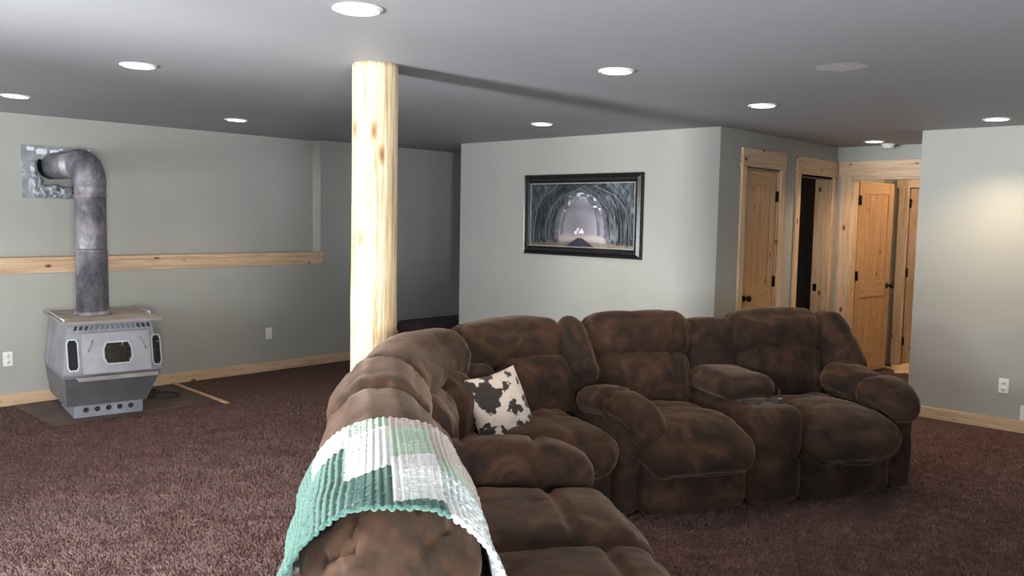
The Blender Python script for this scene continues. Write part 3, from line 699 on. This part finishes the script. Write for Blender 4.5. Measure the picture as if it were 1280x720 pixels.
# hearth floor, edging strip, cord
tag(bx('hearth_floor', 2.22, 3.55, 6.78, 7.76, 0.0005, 0.004, M['subfloor']), 'dusty bare brown floor patch under and around the stove', 'floor patch')
bm = bmesh.new(); box(bm, -0.57, 0.57, -0.018, 0.018, 0, 0.014, 0.004)
o = link('edging_strip', bm, M['pine_x']); o.location = (3.565, 7.19, 0.005); o.rotation_euler = (0, 0, R(87.7)); tag(o, 'thin pale wooden edging strip on the carpet right of the stove', 'strip')
bm = bmesh.new(); pts = []
ctrl = [(2.97, 7.35, .012), (3.05, 7.25, .012), (3.2, 7.33, .012), (3.33, 7.5, .012), (3.28, 7.60, .012), (3.12, 7.56, .014), (3.08, 7.36, .016), (3.2, 7.2, .02), (3.36, 7.18, .012), (3.42, 7.3, .012), (3.3, 7.42, .018), (3.1, 7.38, .02), (2.98, 7.25, .012)]
for i in range(len(ctrl) - 1):
    p0, p1, p2, p3 = [Vector(ctrl[max(0, min(len(ctrl)-1, i + k))]) for k in (-1, 0, 1, 2)]
    for s in range(8):
        u = s / 8; pts.append(0.5 * ((2*p1) + (p2 - p0)*u + (2*p0 - 5*p1 + 4*p2 - p3)*u*u + (-p0 + 3*p1 - 3*p2 + p3)*u**3))
tube(bm, pts, 0.007, 8); tag(link('power_cord', bm, M['cord']), 'black power cord looped on the floor beside the stove', 'cord')

# ------------------------------------------------------------------ sectional sofa
SO = Vector((3.68, 2.61, 0)); SR = math.atan2(-0.483, 0.876)
sofa = tag(empty('sectional_sofa', SO, SR), 'large brown suede reclining sectional sofa curving round the log post', 'sofa')

class Path:
    def __init__(s, pts, mode, ref=None, smooth=True):
        P = [Vector(p) for p in pts]; out = []
        for i in range(len(P) - 1):
            p0, p1, p2, p3 = [P[max(0, min(len(P)-1, i + k))] for k in (-1, 0, 1, 2)]
            for q in range(16):
                u = q / 16; out.append(0.5 * ((2*p1) + (p2 - p0)*u + (2*p0 - 5*p1 + 4*p2 - p3)*u*u + (-p0 + 3*p1 - 3*p2 + p3)*u**3))
        out.append(P[-1]); s.p = out; s.l = [0]
        for a, b in zip(out, out[1:]): s.l.append(s.l[-1] + (b - a).length)
        s.L = s.l[-1]; s.mode = mode; s.ref = Vector(ref) if ref else None
    def at(s, d):
        import bisect
        k = max(0, min(len(s.p) - 2, bisect.bisect_right(s.l, d) - 1))
        f = (d - s.l[k]) / max(1e-9, s.l[k+1] - s.l[k]); c = s.p[k].lerp(s.p[k+1], f) if 0 <= f <= 1 else s.p[k] + (s.p[k+1] - s.p[k]) * f
        a = s.p[max(0, k-2)]; b = s.p[min(len(s.p)-1, k+3)]; T = (b - a).normalized()
        if s.mode == 'up': Z = Vector((0, 0, 1)); Y = Z.cross(T).normalized()
        else: Y = s.ref; Z = T.cross(Y).normalized()
        return c, T, Y, Z

def cushion(name, parent, mat, c, size, r=0.06, puff=0.02, res=0.022, rot=0.0, tilt=0.0, path=None, span=None,
            seams=(), gather=(), wr=0.006, seed=0, taper=None, post=None, flat_bottom=False):
    """soft rounded box. local x,y,z; optional path warp (span = arclengths); seams = (axis, pos, depth, width); gather = (axis, side, freq, amp, reach)"""
    hx, hy, hz = [s / 2 for s in size]; h = (hx, hy, hz)
    n = [max(4, int(round(s / res))) for s in size]
    idx = {}; co = []
    def vid(i, j, k):
        if (i, j, k) not in idx:
            idx[(i, j, k)] = len(co)
            # concentrate rows toward edges a little
            co.append([-1 + 2*i/n[0], -1 + 2*j/n[1], -1 + 2*k/n[2]])
        return idx[(i, j, k)]
    faces = []
    for a, b, cx in ((0, 1, 2), (1, 2, 0), (2, 0, 1)):
        for side in (0, 1):
            for i in range(n[a]):
                for j in range(n[b]):
                    q = []
                    for di, dj in ((0, 0), (1, 0), (1, 1), (0, 1)):
                        g = [0, 0, 0]; g[a] = i + di; g[b] = j + dj; g[cx] = n[cx] * side; q.append(vid(*g))
                    faces.append(q if side else q[::-1])
    out = []
    rr = min(r, hx * .98, hy * .98, hz * .98); sd = Vector((seed * 3.17, seed * 1.7, seed * 5.3))
    for p in co:
        u, v, w_ = p
        P = Vector((u * hx, v * hy, w_ * hz))
        inner = Vector([max(-(h[k] - rr), min(h[k] - rr, P[k])) for k in range(3)])
        d = P - inner
        if d.length < 1e-9: d = Vector((0, 0, 1e-6))
        dn = d.normalized(); P = inner + dn * rr
        bx_ = (1 - u*u); by_ = (1 - v*v); bz_ = (1 - w_*w_)
        P += Vector((dn.x * puff * (by_ * bz_), dn.y * puff * (bx_ * bz_), dn.z * puff * (bx_ * by_) ** 0.8))
        if taper: P.y *= 1 + taper[0] * u; P.z *= 1 + taper[1] * u
        disp = 0.0
        for ax, pos, dep, wid in seams:
            disp -= dep * math.exp(-((P[ax] - pos) / wid) ** 2)
        for ax, side, fr, amp, reach in gather:
            o1, o2 = [k for k in range(3) if k != ax]
            dist = abs(h[ax] * side - P[ax]) if side else abs(P[ax])
            wv = noise.noise(Vector((P[o1] * fr, P[o2] * fr * 0.9, P[ax] * 3)) + sd)
            if ax == 0 and side:
                th = math.atan2(P.y, P.z); cr = (1 - abs(math.sin(fr * 0.42 * th + 2.2 * wv + seed))) ** 3
                disp += amp * (0.35 * (1 - 2.2*abs(wv)) - 1.3 * cr) * math.exp(-dist / reach)
            else: disp += amp * (1 - 2.2*abs(wv)) * math.exp(-(dist / reach) ** 2)
        q = P + sd
        disp += wr * noise.noise(q * 4.2) * 1.6 - wr * 0.9 * max(0, 0.25 - abs(noise.noise(Vector((q.x * 5, q.y * 5, q.z * 9)) + Vector((9, 0, 0)))) ) * 3
        disp += wr * 0.25 * noise.noise(q * 17)
        P += dn * disp
        if path:
            s = (span[0] + span[1]) / 2 + P.x * ((span[1] - span[0]) / 2 / hx)
            cc, T, Y, Z = path.at(s); P = cc + Y * (P.y + c[1]) + Z * (P.z + c[2])
        else:
            if tilt: P = Matrix.Rotation(tilt, 3, 'X') @ P
            if rot: P = Matrix.Rotation(rot, 3, 'Z') @ P
            P = P + Vector(c)
        if post: P = post(P)
        out.append(P)
    me = bpy.data.meshes.new(name); me.from_pydata([tuple(p) for p in out], [], faces)
    return link(name, me, mat, parent, True)

S = M['suede']
def loveseat():
    # plinth and shell
    bx('base', 0.04, 1.95, 0.06, 0.92, 0.03, 0.32, S, sofa, 0.02)
    cushion('back_shell', sofa, S, (1.0, 0.93, 0.50), (1.96, 0.16, 0.92), 0.06, 0.01, 0.04, wr=0.003)
    for k, (u0, u1, sd) in enumerate(((0.13, 0.80, 1), (1.17, 1.81, 2))):
        uc = (u0 + u1) / 2; w_ = u1 - u0
        cushion('footrest', sofa, S, (uc, 0.03, 0.17), (w_ - 0.02, 0.14, 0.30), 0.05, 0.03, seed=sd, wr=0.006, seams=((2, 0.0, 0.006, 0.012),))
        cushion('seat', sofa, S, (uc, 0.24, 0.385), (w_, 0.78, 0.24), 0.11, 0.045, seed=sd + 3, wr=0.011, gather=((1, -1, 9, 0.006, 0.12),), seams=((1, 0.12, 0.012, 0.03),),
                post=lambda P: P + Vector((0, 0, -0.06 * max(0, (0.05 - P.y)) / 0.3)))
        cushion('backrest', sofa, S, (uc, 0.71, 0.62), (w_ - 0.02, 0.24, 0.42), 0.10, 0.035, tilt=R(-12), seed=sd + 5, wr=0.010, seams=((0, -0.17, 0.020, 0.02), (0, 0.19, 0.016, 0.02)))
        cushion('headrest', sofa, S, (uc + 0.0, 0.80, 0.89), (w_ + 0.05, 0.29, 0.29), 0.10, 0.03, tilt=R(-10), seed=sd + 7, wr=0.006, gather=((0, -1, 12, 0.010, 0.07), (0, 1, 12, 0.010, 0.07)))
    # console
    con = cushion('console', sofa, S, (0.985, 0.40, 0.42), (0.37, 0.90, 0.31), 0.075, 0.014, seed=21, wr=0.004)
    cushion('console_panel', sofa, S, (0.985, 0.02, 0.155), (0.345, 0.13, 0.26), 0.05, 0.02, seed=22, wr=0.005)
    cushion('console_lid', sofa, S, (0.98, 0.47, 0.635), (0.36, 0.50, 0.145), 0.07, 0.02, seed=23, wr=0.006, gather=((1, -1, 14, 0.004, 0.06),))
    cushion('console_back', sofa, S, (0.985, 0.80, 0.75), (0.40, 0.22, 0.47), 0.07, 0.02, tilt=R(-8), seed=24, wr=0.008)
    for u in (0.905, 1.06):
        bm = bmesh.new(); lathe(bm, [(0.054, -0.01), (0.054, 0.006), (0.049, 0.008), (0.047, 0.002), (0.0001, 0.001)], (u, 0.125, 0.585), 'z', 28)
        link('cup_holder', bm, M['slot'], con, True)  # shallow black disc, shade of a deep cup put into its colour
    # left (divider) arm: post plus padded top curling over the front
    cushion('arm_post', sofa, S, (0.065, 0.34, 0.27), (0.15, 0.66, 0.50), 0.045, 0.008, seed=31, wr=0.004)
    pa = Path([(0.055, 0.56, 0.555), (0.07, 0.38, 0.59), (0.10, 0.18, 0.60), (0.14, 0.06, 0.57), (0.16, 0.0, 0.50), (0.165, -0.01, 0.42)], 'ref', (1, 0, 0))
    cushion('armrest', sofa, S, (0, 0, 0), (pa.L, 0.215, 0.14), 0.069, 0.018, res=0.02, path=pa, span=(0, pa.L), seed=33, wr=0.007, gather=((0, -1, 14, 0.010, 0.10), (0, 0, 13, 0.006, 0.05)), seams=((0, 0.02, 0.014, 0.02),))
    # wings
    pw = Path([(0.03, 0.56, 0.62), (0.015, 0.68, 0.76), (0.0, 0.78, 0.90), (-0.01, 0.83, 0.99)], 'ref', (1, 0, 0))
    cushion('wing', sofa, S, (0, 0, 0), (pw.L, 0.17, 0.30), 0.08, 0.02, path=pw, span=(0, pw.L), seed=35, wr=0.008)
    pw2 = Path([(1.93, 0.50, 0.58), (1.92, 0.62, 0.74), (1.90, 0.74, 0.88), (1.87, 0.82, 0.97)], 'ref', (1, 0, 0))
    cushion('wing', sofa, S, (0, 0, 0), (pw2.L, 0.20, 0.32), 0.095, 0.025, path=pw2, span=(0, pw2.L), seed=36, wr=0.008, seams=((0, 0.03, 0.012, 0.02),))
    # right arm
    cushion('arm_post', sofa, S, (1.90, 0.39, 0.265), (0.175, 0.80, 0.50), 0.04, 0.01, seed=37, wr=0.005)
    pb = Path([(1.86, 0.62, 0.595), (1.86, 0.40, 0.61), (1.87, 0.20, 0.59)], 'ref', (1, 0, 0))
    cushion('armrest', sofa, S, (0, 0, 0), (pb.L, 0.27, 0.19), 0.09, 0.022, path=pb, span=(0, pb.L), seed=38, wr=0.009, gather=((0, -1, 14, 0.010, 0.09), (0, 1, 14, 0.012, 0.06)))
    pc = Path([(1.88, 0.27, 0.58), (1.885, 0.13, 0.595), (1.89, 0.04, 0.57), (1.89, -0.005, 0.51), (1.89, -0.015, 0.46)], 'ref', (1, 0, 0))
    cushion('armrest', sofa, S, (0, 0, 0), (pc.L, 0.27, 0.165), 0.08, 0.025, path=pc, span=(0, pc.L), seed=39, wr=0.009, gather=((0, -1, 14, 0.012, 0.07),), taper=(-0.18, -0.1))
loveseat()

# ridge line of the backs, from the near end round the corner to the loveseat
ridge = Path([(-1.74, -2.95, 0), (-1.65, -2.4, 0), (-1.55, -1.75, 0), (-1.46, -1.1, 0), (-1.38, -0.65, 0), (-1.27, -0.22, 0), (-1.08, 0.20, 0), (-0.80, 0.53, 0), (-0.40, 0.75, 0), (-0.02, 0.83, 0)], 'up')
def rs(v):   # arclength where the ridge passes given v
    for p, l in zip(ridge.p, ridge.l):
        if p.y >= v: return l
    return ridge.L
def curved_part():
    # Y of the path frame points to the outer side (left of travel); offset c[1] > 0 = outside
    cuts = [rs(-2.47), rs(-1.75), rs(-1.08), rs(-0.45), rs(0.54), ridge.L]
    cushion('back_shell', sofa, S, (0, 0.07, 0.46), (ridge.L, 0.20, 0.82), 0.06, 0.01, 0.045, path=ridge, span=(rs(-2.55), ridge.L), wr=0.003)
    spec = list(zip(cuts, cuts[1:]))
    for k, (a, b) in enumerate(spec):
        L = b - a; far = k >= 3
        cushion('headrest', sofa, S, (0, 0.02, 0.865 if not far else 0.85), (L + 0.02, 0.34 if not far else 0.33, 0.31), 0.13, 0.035, path=ridge, span=(a - 0.01, b + 0.01), seed=40 + k, wr=0.006,
                gather=((0, -1, 17, 0.030 if k == 0 else 0.020, 0.22 if k == 0 else 0.11), (0, 1, 17, 0.018, 0.11)))
    # lower back cushions on the inner side
    for k, (a, b) in enumerate(((rs(-2.5), rs(-1.78)), (rs(-1.76), rs(-1.2)), (rs(-1.18), rs(-0.62)), (rs(-0.45), rs(0.05)), (rs(0.08), rs(0.42)), (rs(0.44), rs(0.62)), (rs(0.63), ridge.L))):
        cushion('backrest', sofa, S, (0, -0.13, 0.60), (b - a, 0.26, 0.40), 0.10, 0.03, path=ridge, span=(a, b), seed=50 + k, wr=0.010)
    # wedge seat and plinth
    def wedge(name, pts, z0, z1, inset=0):
        bm = bmesh.new(); A = [bm.verts.new((x, y, z0)) for x, y in pts]; B = [bm.verts.new((x, y, z1)) for x, y in pts]; n = len(pts)
        for i in range(n): bm.faces.new((A[i], A[(i+1) % n], B[(i+1) % n], B[i]))
        bm.faces.new(A[::-1]); bm.faces.new(B); bmesh.ops.recalc_face_normals(bm, faces=bm.faces[:])
        bmesh.ops.bevel(bm, geom=bm.edges[:], offset=0.02, segments=2, affect='EDGES'); link(name, bm, S, sofa)
    wedge('base', [(-0.60, -0.20), (-0.03, 0.03), (-0.03, 0.75), (-0.7, 0.6), (-1.15, 0.15), (-1.3, -0.3)], 0.03, 0.30)
    cushion('seat', sofa, S, (-0.38, 0.25, 0.385), (0.66, 0.76, 0.235), 0.11, 0.04, seed=61, wr=0.011, seams=((1, 0.1, 0.012, 0.03), (0, 0.05, 0.010, 0.03)), gather=((1, -1, 9, 0.006, 0.12),), rot=R(6))
    cushion('seat', sofa, S, (-0.88, -0.02, 0.375), (0.50, 0.70, 0.22), 0.10, 0.03, seed=62, wr=0.010, rot=R(35))
    # left recliner: local frame origin (-1.50,-0.32), turned -9 degrees
    LO = Vector((-1.50, -0.32, 0)); rot = Matrix.Rotation(R(-9), 3, 'Z')
    def lp(P): return LO + rot @ P
    def lc(name, c, size, **kw): return cushion(name, sofa, S, c, size, post=lp, **kw)
    bm = bmesh.new(); box(bm, 0.10, 1.0, -2.55, -0.08, 0.03, 0.32, 0.02)
    for v in bm.verts: v.co = lp(v.co)
    link('base', bm, S, sofa)
    # far arm, three padded lobes on top
    pd = Path([lp(Vector(p)) for p in ((0.30, -0.22, 0.555), (0.62, -0.22, 0.575), (0.82, -0.22, 0.565), (0.96, -0.22, 0.52), (1.01, -0.22, 0.44))], 'ref', lp(Vector((0, -1, 0))) - LO)
    pd.ref = rot @ Vector((0, 1, 0))
    cushion('armrest', sofa, S, (0, 0, 0), (pd.L, 0.27, 0.20), 0.095, 0.02, path=pd, span=(0, pd.L), seed=71, wr=0.006, seams=((0, -0.18, 0.024, 0.014), (0, 0.12, 0.024, 0.014)))
    lc('arm_post', (0.64, -0.22, 0.29), (0.78, 0.20, 0.50), r=0.05, puff=0.012, seed=72, wr=0.005)
    # seats, tufted pads running to the front roll
    lc('seat', (0.70, -0.66, 0.395), (0.82, 0.66, 0.24), r=0.11, puff=0.04, seed=73, wr=0.009, res=0.018, seams=((0, 0.13, 0.026, 0.022), (1, 0.03, 0.006, 0.02)))
    lc('seat', (0.70, -1.33, 0.395), (0.82, 0.68, 0.24), r=0.11, puff=0.04, seed=74, wr=0.009, res=0.018, seams=((0, 0.20, 0.026, 0.022), (1, -0.08, 0.010, 0.02)))
    lc('seat', (0.70, -2.08, 0.375), (0.82, 0.68, 0.24), r=0.11, puff=0.04, seed=75, wr=0.009, res=0.02, seams=((0, 0.13, 0.026, 0.022),))
    lc('footrest', (1.03, -1.38, 0.18), (0.13, 2.0, 0.27), r=0.05, puff=0.02, seed=76, wr=0.006)
    lc('armrest', (0.68, -2.55, 0.57), (0.80, 0.24, 0.19), r=0.09, puff=0.02, seed=77, wr=0.006)
    lc('arm_post', (0.62, -2.55, 0.27), (0.80, 0.18, 0.48), r=0.05, puff=0.01, seed=78, wr=0.005)
curved_part()

# ------------------------------------------------------------------ cow-print pillow
def cow_pillow():
    n = 110; me = bpy.data.meshes.new('cow_print_pillow'); hw = 0.21
    co = []; col = []; faces = []
    rows = []
    for side in (1, -1):
        grid = []
        for j in range(n + 1):
            row = []
            for i in range(n + 1):
                u = -1 + 2*i/n; v = -1 + 2*j/n
                edge = (i in (0, n)) or (j in (0, n))
                if side == -1 and edge: row.append(rows[0][j][i]); continue
                th = 0.075 * ((1 - abs(u)**2.6) * (1 - abs(v)**2.6)) ** 0.55
                k = 1 - 0.09 * (1 - abs(v)**1.5) * abs(u)**3; k2 = 1 - 0.09 * (1 - abs(u)**1.5) * abs(v)**3
                wr = 0.006 * noise.noise((u*3, v*3, side*4)) * (1 - abs(u*v))
                p = (u*hw*k, v*hw*k2, side*(th) + wr)
                co.append(p)
                q = Vector((u*2.1 + 4, v*2.7, side * 3.0))
                f = noise.noise(q * 1.25 + Vector((1.3, 0, 0))) + 0.55 * noise.noise(q * 3.1) + 0.22 * noise.noise(q * 8)
                thr = 0.17 - 0.20 * (u > 0.05) * (v < 0.2) 
                if side == 1 and ((u + 0.52)/0.34)**2 + ((v - 0.38)/0.42)**2 < 1 + 0.9*noise.noise(q*2.4): f = 1
                dark = max(0, min(1, (f - thr) / 0.05))
                a = Vector((0.66, 0.58, 0.52)); b = Vector((0.030, 0.024, 0.022)); c = a.lerp(b, dark)
                col.append((*c, 1)); row.append(len(co) - 1)
            grid.append(row)
        rows.append(grid)
    for s, g in enumerate(rows):
        for j in range(n):
            for i in range(n):
                q = (g[j][i], g[j][i+1], g[j+1][i+1], g[j+1][i]); faces.append(q if s == 0 else q[::-1])
    me.from_pydata(co, [], faces); ca = me.color_attributes.new('Col', 'FLOAT_COLOR', 'POINT')
    ca.data.foreach_set('color', np.array(col, dtype=np.float32).reshape(-1))
    o = link('cow_print_pillow', me, attr_mat('cow_print_hide', 0.7, 0.2, 300), None, True)
    tag(o, 'black and white cow-print throw pillow leaning in the sofa corner', 'pillow')
    return o
pil = cow_pillow()
def sofa_world(u, v, z): return SO + Matrix.Rotation(SR, 3, 'Z') @ Vector((u, v, z))
# pillow axes in world: x right-ish, y up-ish, z facing camera-right
pil.location = sofa_world(-0.62, 0.20, 0.61)
fz = (Matrix.Rotation(SR, 3, 'Z') @ Vector((0.42, -0.80, 0.42))).normalized()
upv = Vector((0, 0, 1)); upv = (upv - fz * upv.dot(fz)).normalized(); xr = upv.cross(fz).normalized()
roll = R(5)
xa = xr * math.cos(roll) - upv * math.sin(roll) * -1; ya = fz.cross(xa).normalized(); xa = ya.cross(fz)
pil.rotation_euler = Matrix((xa, ya, fz)).transposed().to_euler()

# ------------------------------------------------------------------ crocheted afghan
def afghan():
    me = bpy.data.meshes.new('crocheted_afghan')
    NP, NR = 760, 320                                   # across the ridge, along the ridge
    s0, s1 = rs(-2.49), rs(-1.80)
    # cross profile: (offset outward, height)
    prof = [(0.242, 0.78), (0.245, 0.85), (0.24, 0.915), (0.20, 0.995), (0.12, 1.052), (0.02, 1.070), (-0.08, 1.058), (-0.155, 1.01), (-0.20, 0.93), (-0.222, 0.84), (-0.265, 0.73), (-0.33, 0.62), (-0.42, 0.545), (-0.56, 0.53), (-0.68, 0.53)]
    pp = Path([(a, 0, b) for a, b in prof], 'ref', (0, 1, 0))
    HL = np.zeros((NR, NP)); P = np.zeros((NR, NP, 3)); Cc = np.zeros((NR, NP, 4)); Cc[..., 3] = 1
    cols = {'g': (0.045, 0.125, 0.095), 'w': (0.74, 0.74, 0.70), 'm': (0.40, 0.50, 0.38), 'b': (0.46, 0.38, 0.33), 'x': (0.42, 0.50, 0.49)}
    cdat = []
    for j in range(NP):
        t = j / (NP - 1); cc, T, Y, Z = pp.at(t * pp.L); cdat.append((cc, Z, T))
    for i in range(NR):
        r_ = i / (NR - 1)                                # 0 near, 1 far
        s = s0 + (s1 - s0) * r_; base, T, Yo, Zu = ridge.at(s)
        base = sofa_world(*base); Tw = Matrix.Rotation(SR, 3, 'Z') @ T; Yw = Matrix.Rotation(SR, 3, 'Z') @ Yo
        for j in range(NP):
            t = j / (NP - 1); cc, Zn, Tn = cdat[j]
            tt = 0.12 + t * 0.88
            # colour bands with rippled boundary
            c = t + 0.26 * r_ - 0.10 * ((t * 12.5 + 0.2) % 1) + 0.05
            k = 'g' if c < 0.365 else 'w' if c < 0.49 else 'm' if c < 0.58 else 'b' if c < 0.76 else 'x' if c < 0.86 else 'b'
            if r_ < 0.4 and 0.47 < c < 0.80: k = 'x' if (int(t * 85) + int(r_ * 42)) % 3 else 'w'
            if t < 0.05: k = 'w' if int(t * 90 + r_ * 9) % 2 else 'g'
            # stitch relief: rows along the ridge direction, posts across
            a_ = t * 170; b_ = r_ * 84
            st = abs(math.sin(math.pi * a_ / 2)) ** 0.6
            po = abs(math.sin(math.pi * b_ / 2 + (math.floor(a_ / 2) % 2) * math.pi / 2)) ** 0.5
            zz = r_ * 6.5 - 2.4 * ((t * 12.5 + 0.2) % 1) * 0.4; rib = (0.5 + 0.5 * math.sin(2 * math.pi * t * 74)) * min(1, 3.5 * abs(math.sin(math.pi * zz)))
            h_ = 0.0075 * st * po + 0.0030 * rib
            hole = (1 - st) * (1 - po)
            HL[i, j] = hole * (1.0 if (r_ < 0.45 or k in 'xb') else 0.75)
            lo = 0.012 * noise.noise((r_ * 4, t * 9, 0)) 
            hang = 0.018 * math.sin(r_ * 16) * max(0, 1 - t * 6)
            q = base + Tw * (0.006 * noise.noise((t * 14, r_ * 3, 7))) + Yw * (cc.x + Zn.x * (h_ + lo) * 1 + hang) + Vector((0, 0, cc.z + Zn.z * (h_ + lo)))
            # edges undulate
            e = (2 * r_ - 1)
            q += Tw * (0.05 * math.sin(t * 5.2 + 0.5) * abs(e) - 0.02 * e * math.cos(t * 9)) 
            P[i, j] = q; Cc[i, j, :3] = cols[k]
            v_ = 1 + 0.12 * noise.noise((r_ * 40, t * 70, 3)); Cc[i, j, :3] *= v_
    # sign check: normal Zn must point away from the sofa
    idx = np.arange(NR * NP).reshape(NR, NP)
    q = np.stack([idx[:-1, :-1], idx[:-1, 1:], idx[1:, 1:], idx[1:, :-1]], -1).reshape(-1, 4)
    hq = (HL[:-1, :-1] + HL[1:, 1:]) / 2; q = q[(hq.reshape(-1) < 0.42)]
    me.vertices.add(NR * NP); me.vertices.foreach_set('co', P.reshape(-1))
    me.loops.add(q.size); me.loops.foreach_set('vertex_index', q.reshape(-1).astype(np.int32))
    me.polygons.add(len(q)); me.polygons.foreach_set('loop_start', np.arange(0, q.size, 4, dtype=np.int32))
    me.update(calc_edges=True); me.validate()
    ca = me.color_attributes.new('Col', 'FLOAT_COLOR', 'POINT'); ca.data.foreach_set('color', Cc.astype(np.float32).reshape(-1))
    o = link('crocheted_afghan', me, attr_mat('crochet_yarn', 0.9, 0.3, 900, 0.15), None, True)
    sm = o.modifiers.new('thickness', 'SOLIDIFY'); sm.thickness = 0.006; sm.offset = 0
    tag(o, 'green, white and mint zigzag crocheted afghan draped over the near sofa back', 'blanket')
afghan()

# ------------------------------------------------------------------ dark bench in the passage, coat, paper, glasses
def bench():
    t = tag(empty('bench', (6.42, 7.1, -0.03), R(0)), 'low dark brown padded bench beyond the log post, mostly hidden', 'bench')
    lea = plain('dark_brown_leather', (0.022, 0.014, 0.013), 0.85, 0, 12, 0.2)
    cushion('cushion', t, lea, (0, 0, 0.44), (0.95, 0.45, 0.13), 0.045, 0.006, 0.03, wr=0.002)
    bx('frame', -0.45, 0.45, -0.2, 0.2, 0.30, 0.38, lea, t, 0.006)
    for x in (-0.42, 0.42):
        for y in (-0.17, 0.17): bx('leg', x - 0.025, x + 0.025, y - 0.025, y + 0.025, 0.03, 0.30, M['slot'], t, 0.003)
bench()
def coat():
    mt = plain('dark_cloth', (0.018, 0.016, 0.018), 0.9)
    bm = bmesh.new(); n = 28; rings = []
    for k in range(26):
        z = 0.72 + k / 25 * 1.28; f = k / 25
        w_ = 0.16 * (1 - f) ** 0.4 * (0.75 + 0.25 * (1 - f)) + 0.10 if f < 0.85 else 0.26 * (1 - f) / 0.15 * 0.55 + 0.02
        rings.append([bm.verts.new((8.28 + w_ * math.cos(2*math.pi*i/n) * (1 + 0.10 * math.sin(5*2*math.pi*i/n + k*0.1)), 4.05 + 0.09 * math.sin(2*math.pi*i/n) * (1 + 0.2 * math.sin(7*2*math.pi*i/n)), z)) for i in range(n)])
    for a, b in zip(rings, rings[1:]):
        for i in range(n): bm.faces.new((a[i], a[(i+1) % n], b[(i+1) % n], b[i]))
    bm.faces.new(rings[0][::-1]); bm.faces.new(rings[-1])
    t = tag(empty('hanging_coat', (0, 0, 0)), 'long black garment hanging in the dark doorway between the pine doors', 'coat')
    link('coat_body', bm, mt, t, True)
    bm = bmesh.new(); tube(bm, [(8.28, 4.05, 2.0), (8.28, 4.05, 2.04), (8.30, 4.05, 2.06), (8.28, 4.05, 2.09)], 0.004, 6); link('hook', bm, M['bronze'], t)
    r_ = bx('hanging_rail', 7.80, 8.92, 4.035, 4.065, 2.095, 2.125, M['pine_x']); tag(r_, 'wooden rail inside the dark closet doorway', 'rail')
coat()
def paper():
    mt = plain('tan_packing_paper', (0.62, 0.46, 0.30), 0.8, 0, 8, 0.2)
    bm = bmesh.new(); N = 36; g = []
    for j in range(N):
        row = []
        for i in range(N):
            x = (i/(N-1) - .5) * 0.55; y = (j/(N-1) - .5) * 0.5; e = max(0, 1 - (abs(x)/0.28)**3) * max(0, 1 - (abs(y)/0.26)**3)
            z = 0.004 + e * (0.045 + 0.045 * noise.noise((x*9, y*9, 0)) + 0.02 * abs(noise.noise((x*25, y*25, 2))))
            row.append(bm.verts.new((x + 0.03*noise.noise((y*9, 3, 1)), y + 0.03*noise.noise((x*9, 1, 1)), z)))
        g.append(row)
    for j in range(N-1):
        for i in range(N-1): bm.faces.new((g[j][i], g[j][i+1], g[j+1][i+1], g[j+1][i]))
    o = link('packing_paper', bm, mt, None, True); o.location = (10.0, 3.05, 0); o.rotation_euler = (0, 0, 0.4)
    tag(o, 'crumpled tan paper on the floor inside the far open doorway', 'paper')
    bm = bmesh.new(); box(bm, -0.35, 0.35, -0.03, 0.03, 0, 0.018, 0.003); o = link('floor_strip', bm, M['pine_x']); o.location = (9.78, 3.16, 0); o.rotation_euler = (0, 0, R(54)); tag(o, 'pale wood strip on the floor before the crumpled paper', 'strip')
paper()
def keys():
    p = sofa_world(1.10, 0.13, 0.59)
    t = tag(empty('keyring', p), 'small shiny keyring with black strap beside the right cup holder', 'keys')
    bm = bmesh.new(); ring = [(0.014 * math.cos(a), 0.014 * math.sin(a), 0.006) for a in [i * 2 * math.pi / 20 for i in range(21)]]
    tube(bm, ring, 0.0025, 8); link('ring', bm, M['steel_pale'], t, True)
    bm = bmesh.new(); box(bm, -0.006, 0.034, -0.004, 0.008, 0.004, 0.008, 0.001); cyl(bm, (-0.004, 0.002, 0.003), (-0.004, 0.002, 0.009), 0.012, n=14); link('key', bm, M['steel_pale'], t)
    bm = bmesh.new(); tube(bm, [(0.01, 0.01, 0.008), (0.035, 0.02, 0.02), (0.055, 0.03, 0.035), (0.07, 0.035, 0.045)], 0.006, 8); link('strap', bm, M['cord'], t, True)
keys()
